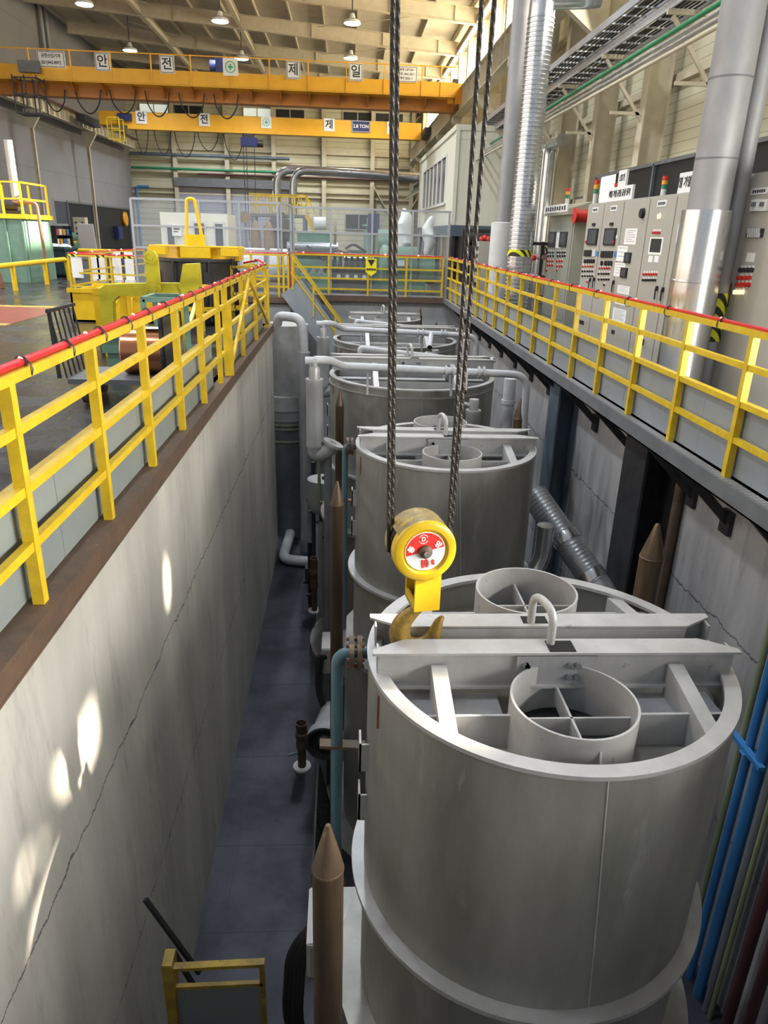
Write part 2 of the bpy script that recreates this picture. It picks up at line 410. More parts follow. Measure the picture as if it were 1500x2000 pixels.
def hazard():
    m, n, l, b = nt('hazard'); tc = add(n, 'TexCoord'); sp = add(n, 'SeparateXYZ'); l.new(tc.outputs['Object'], sp.inputs[0])
    s1 = add(n, 'Math', operation='ADD'); l.new(sp.outputs[0], s1.inputs[0]); l.new(sp.outputs[1], s1.inputs[1])
    s2 = add(n, 'Math', operation='ADD'); l.new(s1.outputs[0], s2.inputs[0]); l.new(sp.outputs[2], s2.inputs[1])
    m1 = add(n, 'Math', operation='MULTIPLY'); l.new(s2.outputs[0], m1.inputs[0]); m1.inputs[1].default_value = 5.5
    f = add(n, 'Math', operation='FRACT'); l.new(m1.outputs[0], f.inputs[0])
    g = add(n, 'Math', operation='GREATER_THAN'); l.new(f.outputs[0], g.inputs[0]); g.inputs[1].default_value = .5
    mx = add(n, 'MixRGB'); l.new(g.outputs[0], mx.inputs[0]); mx.inputs[1].default_value = (.02, .02, .02, 1); mx.inputs[2].default_value = (.75, .75, .02, 1)
    l.new(mx.outputs[0], b.inputs['Base Color']); MATS['hazard'] = m
hazard()
# ---------------------------------------------------------------- building shell
XL, XR, YF = -17.5, 6.9, 66.0          # side walls and far wall
PITZ = -5.35
roofz = lambda x: 11.64 + (6.05 - x) * .068
m = MB()
for a, b in (((XL, -4, -.2), (-3.0, YF, 0)), ((-3.0, -4, -.2), (-1.66, 16, 0)), ((-3.0, 22.6, -.2), (-1.6, YF, 0)),
             ((-1.6, 23.9, -.2), (3.3, YF, 0)), ((3.3, -4, -.2), (XR, YF, 0)), ((-1.66, -4, -.2), (3.3, .4, 0))): m.bb(a, b)
m.cur = 1
m.bb((XL, 14.9, 0), (-6.55, 18.1, .003)); m.bb((-9.6, 12.0, 0), (-7.6, 12.75, .003))
m.cur = 2
m.bb((XL, 14.65, 0), (-6.55, 14.9, .004)); m.bb((XL, 18.1, 0), (-6.55, 18.4, .004)); m.bb((-7.6, 11.9, 0), (-7.45, 12.85, .004)); m.bb((-9.6, 12.75, 0), (-7.6, 12.87, .004)); m.bb((-9.6, 11.9, 0), (-7.6, 12.0, .004))
pm('floor_red', (.30, .06, .05), (.2, .045, .04), 5, rough=.35); pm('floor_yellow', (.65, .46, .08), (.5, .34, .06), 5, rough=.4)
S('floor', m, ['shop_floor', 'floor_red', 'floor_yellow'])
# pit
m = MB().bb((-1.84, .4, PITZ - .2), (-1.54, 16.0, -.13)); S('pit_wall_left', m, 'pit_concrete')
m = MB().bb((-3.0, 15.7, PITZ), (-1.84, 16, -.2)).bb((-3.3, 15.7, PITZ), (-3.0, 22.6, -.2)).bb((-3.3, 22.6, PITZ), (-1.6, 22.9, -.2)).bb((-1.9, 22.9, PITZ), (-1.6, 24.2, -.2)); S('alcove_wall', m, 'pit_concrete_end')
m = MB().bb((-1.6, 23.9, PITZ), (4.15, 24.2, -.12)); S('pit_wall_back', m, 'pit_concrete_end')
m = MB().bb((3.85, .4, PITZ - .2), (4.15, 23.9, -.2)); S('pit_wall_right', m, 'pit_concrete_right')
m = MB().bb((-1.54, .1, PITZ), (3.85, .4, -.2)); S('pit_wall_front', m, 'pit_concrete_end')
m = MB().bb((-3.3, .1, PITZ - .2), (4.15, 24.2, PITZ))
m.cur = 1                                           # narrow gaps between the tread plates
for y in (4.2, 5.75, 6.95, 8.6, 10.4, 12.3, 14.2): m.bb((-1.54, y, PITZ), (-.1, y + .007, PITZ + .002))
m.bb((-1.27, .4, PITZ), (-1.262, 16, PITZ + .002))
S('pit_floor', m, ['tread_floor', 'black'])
# rusty steel edging on the pit rim
m = MB().bb((-1.72, .4, -.02), (-1.50, 16.0, 0)).bb((-1.53, .4, -.135), (-1.50, 16.0, -.02)).bb((-1.56, .4, -.15), (-1.495, 16.0, -.135))
S('pit_trim_left', m, 'rust')
m = MB().bb((-3.0, 22.48, -.16), (-1.6, 22.62, .01)).bb((-1.6, 23.76, -.16), (3.3, 23.92, .01)); S('pit_trim_back', m, 'rust')
# side and far walls
m = MB().bb((XL - .3, -4, 0), (XL, YF, 14)); S('wall_left', m, 'curtain_wall')
m = MB().bb((XR, 10.2, 0), (XR + .2, YF, 12))
# nearer stretch of the same wall, unseen; holes added to shape sun patches
SUN = V((-1, .06, -.62)).normalized()
def sun_patch_hole(pts):
    "corners on the pit's left wall (x=-1.54) traced back along the sun to the hall's right wall"
    out = []
    for p in pts:
        p = V(p); t = (XR - p.x) / -SUN.x; q = p - SUN * t; out.append(q)
    return out
def punched(mb, x0, x1, y0, y1, z0, z1, holes):
    bm = bmesh.new()
    def loop(pts):
        vs = [bm.verts.new((0, p[0], p[1])) for p in pts]
        return [bm.edges.new((vs[i], vs[(i + 1) % len(vs)])) for i in range(len(vs))]
    es = loop([(y0, z0), (y1, z0), (y1, z1), (y0, z1)])
    for h in holes: es += loop(h)
    bmesh.ops.triangle_fill(bm, edges=es, use_beauty=True)
    bm.verts.index_update()
    vs = [(x0, v.co.y, v.co.z) for v in bm.verts]
    fs = [tuple(v.index for v in f.verts) for f in bm.faces]
    mb._add(vs, fs); mb._add([(x1, p[1], p[2]) for p in vs], fs); bm.free()
patch_px = [[(180, 1362), (192, 1440), (170, 1505), (146, 1540), (136, 1450)], [(98, 1505), (130, 1468), (140, 1535), (118, 1540)],
            [(321, 1085), (330, 1108), (332, 1170), (326, 1182), (321, 1140)], [(46, 1665), (60, 1660), (52, 1720), (38, 1745), (37, 1710)], [(76, 1640), (86, 1638), (88, 1664), (78, 1668)]]
holes = [[(q.y, q.z) for q in sun_patch_hole([at(u, v, x=-1.54) for u, v in pp])] for pp in patch_px]
tq = []
for pt in ((.22, 3.0, -.25), (.50, 3.05, -.25), (.72, 2.75, -.25), (.62, 2.5, -.25), (.36, 2.62, -.25)):   # added hole to put sunlight on the nearest tank's shoulder
    q = V(pt); q = q - SUN * ((XR - q.x) / -SUN.x); tq.append((q.y, q.z))
holes.append(tq)
punched(m, XR, XR + .06, -4, 10.2, 0, 12, holes)
S('wall_right', m, 'siding', smooth=0)
m = MB().bb((XL, YF, 0), (XR, YF + .3, 14)); S('wall_far', m, 'siding_far')
# roof deck, purlins, rafters
m = MB()
y0 = 27
for x0, x1 in ((XL, XR),):
    a, b = roofz(x0) + .28, roofz(x1) + .28
    m.prism([(x0, y0, a), (x1, y0, b), (x1, y0, b + .15), (x0, y0, a + .15)], (0, YF - y0, 0))
x = XL + .6
while x < XR:
    m.bar((x, y0, roofz(x) + .16), (x, YF, roofz(x) + .16), .06, .22); x += 1.75
S('ceiling', m, 'roof_deck')
for i, y in enumerate((32.4, 38.7, 45.0, 51.3, 57.6, 63.9)):
    m = MB(); m.ibeam((XL + .9, y, roofz(XL + .9) - .3), (6.35, y, roofz(6.35) - .33), .26, .66, .03)
    for x in (-13, -9, -5.5, -1.8, 2, 5): m.bar((x, y, roofz(x) - .6), (x, y, roofz(x)), .24, .02, (1, 0, 0))
    if i: m.bar((XL + .9, y - 6.3, roofz(XL + .9) - .1), (-10, y, roofz(-10) - .1), .03, .03); m.bar((5.8, y - 6.3, roofz(6) - .1), (-1.5, y, roofz(-1.5) - .1), .03, .03)
    S('roof_beam', m, 'beige_steel')
for x in (-10.7, -5.55, 6.1):
    m = MB(); m.ibeam((x, y0, roofz(x) - .42), (x, YF, roofz(x) - .42), .22, .34, .02); S('roof_beam', m, 'beige_steel')
# right wall: columns, eaves light windows, girts
cols_y = [13.5 + 3.15 * k for k in range(17)]
for k, y in enumerate(cols_y):
    m = MB(); m.ibeam((6.42, y, 0), (6.42, y, 11.2), .3, .5, .02, up=(1, 0, 0)); S('wall_column', m, 'beige')
m = MB()
for z in (2.9, 5.0, 7.6, 8.6): m.bar((6.8, 10.2, z), (6.8, YF, z), .1, .16)
S('girt_trim', m, 'beige')
nwin = 0
def window(n, fb, pb, mat='daylight_pane', fr='beige'):
    f = tag(fb.build('window_%d' % n, fr), kind='structure'); pb.build('pane', mat, f); return f
for k in range(len(cols_y) - 1):
    y = cols_y[k] + .25; y1 = cols_y[k + 1] - .25
    if k < 2: continue
    nwin += 1
    fb = MB(); pb = MB()
    for a in (0, 1, 2): yy = y + (y1 - y) * a / 2; fb.bar((6.86, yy, 8.9), (6.86, yy, 10.9), .08, .08, (1, 0, 0))
    for z in (8.9, 9.9, 10.9): fb.bar((6.86, y, z), (6.86, y1, z), .08, .08)
    pb.bb((6.875, y, 8.9), (6.89, y1, 10.9)); window(nwin, fb, pb)
# lower strip of framed dark openings above the control cabinets
nwin += 1
fb = MB(); pb = MB()
ya_, yb_ = at(1165, 345, x=5.6).y, at(1201, 345, x=5.6).y
ys = (8.2, at(1372, 300, x=5.6).y, at(1280, 320, x=5.6).y, ya_)
zw_ = at(1280, 320, x=5.6).z
for yy in ys: fb.bar((5.6, yy, 2.5), (5.6, yy, zw_), .06, .06, (1, 0, 0))
for z in (2.5, zw_): fb.bar((5.6, ys[0], z), (5.6, ys[-1], z), .06, .06)
pb.bb((5.62, ys[0], 2.5), (5.64, yb_, zw_)); pb.cur = 1; pb.bb((5.62, yb_, 2.5), (5.64, ya_ - .3, zw_))
f = tag(fb.build('window_%d' % nwin, 'grey_steel'), kind='structure'); pb.build('pane', ['glass_and_dark_inside', 'daylight_pane'], f)
nwin += 1
fb = MB(); pb = MB()
fb.bar((6.78, 20.2, 1.6), (6.78, 22.6, 1.6), .06, .06).bar((6.78, 20.2, 3.0), (6.78, 22.6, 3.0), .06, .06)
for yy in (20.2, 21.0, 21.8, 22.6): fb.bar((6.78, yy, 1.6), (6.78, yy, 3.0), .06, .06, (1, 0, 0))
pb.bb((6.79, 20.2, 1.6), (6.81, 22.6, 3.0)); window(nwin, fb, pb, 'daylight_pane', 'grey_steel')
# far wall: girts, posts, windows, roller door
m = MB()
for z, h in ((8.02, .36), (9.9, .2), (7.05, .14), (5.0, .14), (4.6, .14), (6.1, .12)): m.bar((XL, YF - .12, z), (XR, YF - .12, z), .2, h)
S('girt_trim', m, 'beige')
for x in (-13.8, -9.6, -5.8, -1.7, 2.3, 5.6):
    m = MB(); m.ibeam((x, YF - .3, 0), (x, YF - .3, 13), .34, .4, .03, up=(0, 1, 0)); S('wall_column', m, 'beige')
m = MB()
for a, b in (((2.4, 5.6), (4.6, 2.2)), ((6.6, 5.6), (4.6, 2.2)), ((2.4, 9.2), (4.4, 11)), ((6.4, 11.2), (4.4, 9.2))): m.bar((a[0], YF - .45, a[1]), (b[0], YF - .45, b[1]), .1, .26, (0, 1, 0))
S('bracing_trim', m, 'beige')
for x0, x1, mt in ((-16.38, -14.1, 'daylight_dim'), (-13.65, -11.34, 'glass_and_dark_inside'), (-8.18, -5.95, 'daylight_dim'), (-5.6, -3.26, 'glass_and_dark_inside'), (-.16, 2.22, 'glass_and_dark_inside'), (2.46, 4.74, 'glass_and_dark_inside')):
    nwin += 1; fb = MB(); pb = MB(); yy = YF - .08
    for z in (10.42, 11.06): fb.bar((x0, yy, z), (x1, yy, z), .1, .07)
    for xx in (x0, (x0 + x1) / 2, x1): fb.bar((xx, yy, 10.42), (xx, yy, 11.06), .1, .07, (1, 0, 0))
    pb.bb((x0, yy, 10.42), (x1, yy + .03, 11.06)); window(nwin, fb, pb, mt, 'beige')
nwin += 1; fb = MB(); pb = MB(); yy = YF - .1
for z in (2.2, 3.4): fb.bar((.1, yy, z), (2.35, yy, z), .1, .08)
for xx in (.1, 1.25, 2.35): fb.bar((xx, yy, 2.2), (xx, yy, 3.4), .1, .08, (1, 0, 0))
pb.bb((.1, yy, 2.2), (2.35, yy + .03, 3.4)); window(nwin, fb, pb, 'glass_and_dark_inside', 'frame_alu')
m = MB().bb((-13.8, YF - .2, 0), (-4.6, YF - .1, 5.2)); d = S('door_1', m, 'shutter')
MB().bb((-13.9, YF - .6, 5.1), (-4.5, YF - .1, 5.75)).build('shutter_box', 'grey_steel', d)
gr = MB()
for x in (-13.85, -4.55): gr.bb((x - .1, YF - .3, 0), (x + .1, YF - .08, 5.2))
gr.build('guide_rail', 'grey_steel', d)
# doorways in the left wall; a dark sheet is painted as their unlit inside
nd = 1
def opening(p0, p1, z1, mat='glass_and_dark_inside'):
    global nd
    nd += 1
    mb = MB().bb((XL - .02, p0, 0), (XL + .03, p1, z1)); o = S('door_%d' % nd, mb, mat)
    fr = MB().bar((XL + .05, p0, 0), (XL + .05, p0, z1), .12, .1, (1, 0, 0)).bar((XL + .05, p1, 0), (XL + .05, p1, z1), .12, .1, (1, 0, 0)).bar((XL + .05, p0, z1), (XL + .05, p1, z1), .1, .12)
    fr.build('door_frame', 'grey_steel', o); return o
pA, pB = at(138, 470, x=XL), at(186, 470, x=XL); opening(pA.y, pB.y, at(138, 395, x=XL).z)
pC, pD = at(193, 470, x=XL), at(256, 470, x=XL); opening(pC.y, pD.y, at(195, 402, x=XL).z)
nwin += 1; wa, wb = at(105, 392, x=XL), at(133, 437, x=XL); fb = MB(); pb = MB()
pb.bb((XL, wa.y, wb.z), (XL + .03, wb.y, wa.z)); fb.bb((XL, wa.y - .15, wb.z - .15), (XL + .02, wb.y + .15, wa.z + .15)); window(nwin, fb, pb, 'screen_dark', 'curtain')
# ---------------------------------------------------------------- crane runways
RXR, RXL = 5.4, -16.5
m = T('crane_runway', 'beige crane runway girder on the corbels of the sunlit siding wall', 'crane runway', (RXR, 12, 0))
b = MB().ibeam((RXR, 11, 7.68), (RXR, 64, 7.68), .46, .95, .04)
b.build('girder', 'beige_steel', m)
y = 11.5
while y < 64: MB().bar((RXR, y, 7.24), (RXR, y, 8.12), .40, .025, (0, 1, 0)).build('stiffener', 'beige_steel', m); y += .75
MB().bar((RXR, 11, 8.2), (RXR, 64, 8.2), .07, .09).build('rail', 'rust', m)
for k, y in enumerate(cols_y):
    if k % 2 == 0 and k > 0: MB().prism([(6.2, y - .12, 7.2), (5.15, y - .12, 7.2), (5.15, y - .12, 6.95), (6.2, y - .12, 6.2)], (0, .24, 0)).build('corbel', 'beige_steel', m)
m = T('crane_runway', 'beige crane runway girder with red conductor bar along the grey curtain wall', 'crane runway', (RXL, 30, 0))
b = MB().ibeam((RXL, 26, 7.9), (RXL, 64, 7.9), .4, .72, .04); b.build('girder', 'beige_steel', m)
y = 26.5
while y < 64: MB().bar((RXL, y, 7.56), (RXL, y, 8.24), .38, .025, (0, 1, 0)).build('stiffener', 'beige_steel', m); y += .8
MB().bar((RXL + .3, 26, 8.22), (RXL + .3, 64, 8.22), .08, .1).build('conductor_bar', 'pipe_red', m)
for (u, v), nm in (((62, 250), 'stood nearer the green tank'), ((172, 285), 'stood beside the dark doorways')):
    p = at(u, v, x=RXL - .1)
    t = T('runway_post', 'slim beige steel post under the crane runway, ' + nm, 'post', (p.x, p.y, 0), 'posts under the curtain wall runway')
    MB().ibeam((p.x, p.y, 0), (p.x, p.y, 6.6), .17, .17, .02, up=(1, 0, 0)).build('shaft', 'beige', t)
    MB().prism([(p.x - .3, p.y - .1, 7.5), (p.x + .6, p.y - .1, 7.5), (p.x + .6, p.y - .1, 7.35), (p.x + .1, p.y - .1, 6.6), (p.x - .1, p.y - .1, 6.6), (p.x - .3, p.y - .1, 7.0)], (0, .2, 0)).build('head_gusset', 'beige_steel', t)
# downpipe high on the curtain wall
b = MB()
for u in (82, 92): p = at(u, 60, x=XL + .2); b.tube([(p.x, p.y, 14), (p.x, p.y, 9.2)], .13, 10)
tag(b.build('drain_pipe', 'duct_grey'), 'pair of grey drain pipes running down the upper curtain wall', 'pipe')
# ---------------------------------------------------------------- overhead cranes
def plate(u, v, y, w, h, parent, lines, mats=('white', 'ink'), th=None, name='sign_plate', bold=.012, border=True, wf=1):
    c = at(u, v, y=y); p = MB().box(c, (w, .03, h)).build(name, mats[0], parent)
    if border:
        q = MB(); e = .035
        for a in (-1, 1): q.box(c + V((a * (w / 2 - e), -.02, 0)), (.02, .006, h - 2 * e)); q.box(c + V((0, -.02, a * (h / 2 - e))), (w - 2 * e, .006, .02))
        q.build('border', mats[1], p)
    n = len(lines)
    for i, s in enumerate(lines):
        text(s, th or h * .78 / n, mats[1], p, c + V((0, -.018, h * ((n - 1) / 2 - i) * .8 / n)), bold=bold, wfac=wf)
    return p
def cross_plate(u, v, y, s, parent):
    c = at(u, v, y=y); p = MB().box(c, (s, .03, s * 1.05)).build('sign_plate', 'white', parent)
    k = MB(); k.ring(c + V((0, -.02, 0)), s * .30, s * .35, -.004, .004, 32, (0, 1, 0)); k.box(c + V((0, -.02, 0)), (s * .36, .008, s * .11)); k.box(c + V((0, -.02, 0)), (s * .11, .0085, s * .36))
    k.build('safety_cross', 'sign_green', p); return p
CY = 36.5
c1 = T('bridge_crane', 'yellow double bridge crane with a handrailed walkway and telephone-number plate', 'overhead crane', (-5, CY + .9, 7.2))
b = MB().bb((-15.4, CY + .75, 7.2), (4.95, CY + 1.35, 8.22)); b.bb((-15.4, CY + 2.6, 7.62), (4.95, CY + 3.2, 8.22)); b.build('girder', 'orange_under', c1)
b = MB().bb((-15.2, CY, 7.72), (4.9, CY + .05, 8.26)).bb((-15.2, CY, 7.68), (4.9, CY + .75, 7.73)); b.build('walkway_fascia', 'crane_yellow', c1)
for i in range(16): x = -14.6 + i * 1.3; MB().prism([(x, CY + .05, 7.68), (x, CY + .75, 7.68), (x, CY + .75, 7.25)], (.05, 0, 0)).build('walkway_bracket', 'orange_under', c1)
b = MB()
b.bar((-16.2, CY + .05, 8.86), (4.9, CY + .05, 8.86), .04, .04)
b.build('handrail', 'crane_yellow', c1)
xs = [-15.1] + [at(u, 130, y=CY).x for u in (23, 58, 138, 217, 295, 372, 451, 526, 602, 677, 751, 825, 863)][1:]
for x in xs: MB().bar((x, CY - .02, 7.7), (x, CY - .02, 8.88), .05, .05, (1, 0, 0)).build('handrail_post', 'crane_yellow', c1)
for x, y in ((-15.9, CY + .4), (5.0, CY + .4)):
    e = MB().bb((x - .35, y, 7.55 if x < 0 else 7.5), (x + .35, y + 3.2, 8.3)).build('end_carriage', 'crane_yellow', c1)
    w = MB()
    for yy in (y + .3, y + 2.9): w.cyl((x - .12, yy, 8.33), (x + .12, yy, 8.33), .2)
    w.build('wheel', 'dark_steel', e)
MB().bb((at(41, 140, y=CY).x, CY - .3, 7.92), (at(82, 140, y=CY).x, CY, 8.36)).build('junction_box', 'grey_steel', c1)
q = MB()
pa, pb_ = at(35, 170, y=CY - .5), at(88, 225, y=CY - .5)
for x in (pa.x, (pa.x + pb_.x) / 2, pb_.x):
    for yy in (CY - 1.0, CY - .1): q.bar((x, yy, pb_.z), (x, yy, 7.7), .05, .05, (1, 0, 0))
for z in (pb_.z, (pb_.z + 7.7) / 2, 7.6):
    for yy in (CY - 1.0, CY - .1): q.bar((pa.x, yy, z), (pb_.x, yy, z), .05, .05)
    for x in (pa.x, pb_.x): q.bar((x, CY - 1.0, z), (x, CY - .1, z), .05, .05)
q.bb((pa.x, CY - 1, pb_.z - .04), (pb_.x, CY - .1, pb_.z)); q.build('access_cage', 'dark_steel', c1)
plate(100, 116, CY - .06, 1.15, .62, c1, ['유한산업기계', '031)943-8972'], th=.17, border=True, wf=.85, bold=.004)
for (u, v, s) in ((200, 121, '안'), (326, 126, '전'), (573, 137, '제'), (695, 141, '일')): plate(u, v, CY - .06, .62, .68, c1, [s], th=.50, bold=.008)
cross_plate(450, 131, CY - .06, .64, c1)
plate(794, 145, CY - .06, .95, .62, c1, ['용량 2.8TON', '번호 HHC-2011', '제작 2020.11'], th=.13, bold=.003, wf=.85)
hp = at(428, 122, y=CY + 1.9)
h = T('hoist_trolley', 'navy hoist trolley riding on top of the handrailed yellow crane', 'hoist', (hp.x, hp.y, 8.24))
MB().bb((hp.x - .55, hp.y - 1.3, 8.24), (hp.x + .55, hp.y + 1.3, 8.4)).build('trolley_frame', 'dark_steel', h)
MB().cyl((hp.x - .4, hp.y, 8.75), (hp.x + .45, hp.y, 8.75), .33).build('hoist_drum', 'navy', h); MB().bb((hp.x - .1, hp.y - .5, 8.4), (hp.x + .3, hp.y - .1, 9.1)).build('motor_box', 'navy', h)
# second crane
C2 = 50.0
c2 = T('bridge_crane', 'yellow single-girder bridge crane nearer the far wall, lettered on its web', 'overhead crane', (-5, C2, 7.4))
b = MB().bb((-14.9, C2, 7.62), (4.75, C2 + .5, 8.36)).bb((-13.2, C2 - .12, 7.42), (4.75, C2 + .6, 7.64)); b.build('girder', 'crane_yellow', c2)
for x in (-15.6, 5.1):
    e = MB().bb((x - .25, C2 - 1.2, 7.6), (x + .25, C2 + 1.7, 8.0)).build('end_carriage', 'dark_steel', c2)
q = MB(); pa, pb_ = at(215, 232, y=C2 - .5), at(242, 275, y=C2 - .5)
for x in (pa.x, pb_.x):
    for yy in (C2 - 1.2, C2 - .3): q.bar((x, yy, pb_.z), (x, yy, pa.z), .06, .06, (1, 0, 0))
for z in (pa.z, (pa.z + pb_.z) / 2, pb_.z):
    for yy in (C2 - 1.2, C2 - .3): q.bar((pa.x, yy, z), (pb_.x, yy, z), .06, .06)
q.build('access_cage', 'yellow', c2)
MB().bb((at(231, 230, y=C2).x, C2 - .2, 7.85), (at(258, 230, y=C2).x, C2, 8.25)).build('control_box', 'navy', c2)
for (u, v, s) in ((276, 229, '안'), (399, 234, '전'), (643, 244, '제'), (766, 250, '일')): plate(u, v, C2 - .03, .66, .70, c2, [s], th=.54, border=False)
cross_plate(520, 239, C2 - .03, .62, c2)
plate(705, 247, C2 - .03, 1.15, .66, c2, ['2.8 TON'], ('navy', 'white'), th=.26, bold=.004, border=True)
hp = at(486, 266, y=C2)
h = T('wire_hoist', 'navy electric hoist hanging under the lettered yellow crane', 'hoist', (hp.x, C2 + .2, 6.6))
MB().bb((hp.x - .5, C2 - .2, 6.72), (hp.x + .5, C2 + .5, 7.2)).build('hoist_body', 'navy', h)
MB().cyl((hp.x + .5, C2 + .15, 6.9), (hp.x + .85, C2 + .15, 6.9), .2).build('motor', 'dark_steel', h)
MB().bb((hp.x - .3, C2 - .1, 7.2), (hp.x + .3, C2 + .5, 7.5)).build('trolley', 'dark_steel', h)
b = MB()
for dx in (-.38, -.2, .3): b.cyl((hp.x + dx, C2 + .1, 1.2), (hp.x + dx, C2 + .1, 6.8), .022, n=6)
b.build('hoist_chain', 'dark_steel', h)
# festoon cables
def festoon(y, z, us, vs, label):
    b = MB()
    for u0, u1, v0, v1 in us:
        a = at(u0, v0, y=y); c = at(u1, v0, y=y); dz = a.z - at(u0, v1, y=y).z; pts = []
        for i in range(13): t = i / 12; pts.append((a.x + (c.x - a.x) * t, y, a.z - dz * (1 - (2 * t - 1) ** 2) + (i == 0 or i == 12) * .3))
        b.tube(pts, .03, 6)
    tag(b.build('festoon_cable', 'black'), label, 'cable')
festoon(CY + .6, 7.2, ((88, 128, 188, 217), (148, 198, 188, 221), (215, 266, 190, 221), (284, 332, 192, 227), (350, 400, 196, 229), (418, 466, 198, 231)), 0, 'black cable loops slung below the handrailed yellow crane')
festoon(C2 + .4, 7.3, ((265, 290, 258, 300), (300, 335, 258, 302), (340, 382, 262, 306), (385, 428, 262, 294), (436, 476, 264, 312)), 0, 'black cable loops slung below the lettered far crane')
# high-bay lamps
lampspots = [(at(165, 10, y=38), 'above the phone-numbered plate of the crane'), (at(430, 43, y=38), 'above the green cross plate of the crane'), (at(688, 47, y=38), 'hung close to the wire ropes, upper of two'),
             (at(254, 100, y=46), 'just over the crane handrail between its first two lettered plates'), (at(472, 116, y=46), 'just over the handrail beside the green cross plate'), (at(685, 115, y=46), 'hung low beside the last lettered plate of the crane')]
lt = None
for p, where in lampspots:
    if lt is None:
        lt = T('high_bay_lamp', '', 'lamp', p, 'high bay lamps')
        MB().lathe([(.05, .42), (.1, .4), (.14, .22), (.36, .12), (.38, .02)], p, 20).build('housing', 'off_white', lt)
        MB().lathe([(.0, -.03), (.35, 0), (.37, .03)], p, 20).build('lens', 'lamp_glow', lt)
        MB().cyl((p.x, p.y, p.z + .4), (p.x, p.y, p.z + 1.9), .025, n=6).build('cord', 'dark_steel', lt)
        o = lt
    else: o = copy_tree(lt); o.location = p
    o['label'] = 'white high bay lamp, lit, ' + where
# ---------------------------------------------------------------- far end: ducts, cabin, plant
zd = at(640, 330, y=60).z
def duct_run(u, label, xx_end, yb):
    a = at(u, 330, y=yb); bt = at(u, 400, y=yb)
    bb_ = MB().tube(rnd([(a.x, yb, 2.6), (a.x, yb, a.z), (xx_end, yb, a.z - .25)], .9, 8), .2, 20)
    o = tag(bb_.build('spiral_duct', 'zinc'), label, 'duct', 'ducts over the far machines')
    return o
duct_run(540, 'silver duct bending down over the far machines, the one nearer the roller shutter', 6.1, 42.3)
duct_run(572, 'silver duct bending down over the far machines, nearer the pale cabin', 6.1, 41.5)
of = T('mezzanine_office', 'pale prefab office cabin raised on steel beside the runway', 'office cabin', (5.4, 34, 2.1))
x0, x1, y0_, y1_, z0, z1 = 3.92, 6.85, 28.0, 40.8, 2.25, 5.45
MB().bb((x0, y0_, z0), (x1, y1_, z1)).build('body', 'office_panel', of)
b = MB()
for y in (y0_, y1_): b.bb((x0 - .03, y - .08, z0), (x0 + .1, y + .08, z1))
b.bb((x0 - .05, y0_ - .05, z1 - .12), (x1, y1_ + .05, z1 + .06)); b.bb((x0 - .03, y0_ - .04, z0 - .02), (x1, y1_ + .04, z0 + .1)); b.bb((x0 + .04, y0_ - .02, z1 - .4), (x1, y0_, z1 - .35)); b.build('corner_trim', 'office', of)
MB().bb((x0 - .04, y0_ - .1, z0 - .38), (x1, y0_ + .1, z0)).bb((x0 - .04, y0_, z0 - .38), (x0 + .14, y1_, z0)).build('base_beam', 'blue_grey_steel', of)
wa, wb = at(829, 325, x=x0), at(873, 380, x=x0)
yw0, yw1, zw0, zw1 = wb.y + .3, wa.y - .2, 3.05, 4.75
fb = MB()
for z in (zw0, zw1): fb.bar((x0 - .03, yw0, z), (x0 - .03, yw1, z), .08, .1)
for i in range(7): y = yw0 + (yw1 - yw0) * i / 6; fb.bar((x0 - .03, y, zw0), (x0 - .03, y, zw1), .08, .09 if i % 6 else .12, (0, 1, 0))
w = fb.build('window', 'white', of); MB().bb((x0 - .015, yw0, zw0), (x0 - .005, yw1, zw1)).build('pane', 'screen_dark', w)
for y in (y0_ + .1, 34.4, y1_ - .1):
    for x in (x0 + .2, x1 - .3): MB().ibeam((x, y, 0), (x, y, z0 - .38), .16, .2, .015, up=(1, 0, 0)).build('stilt', 'dark_steel', of)
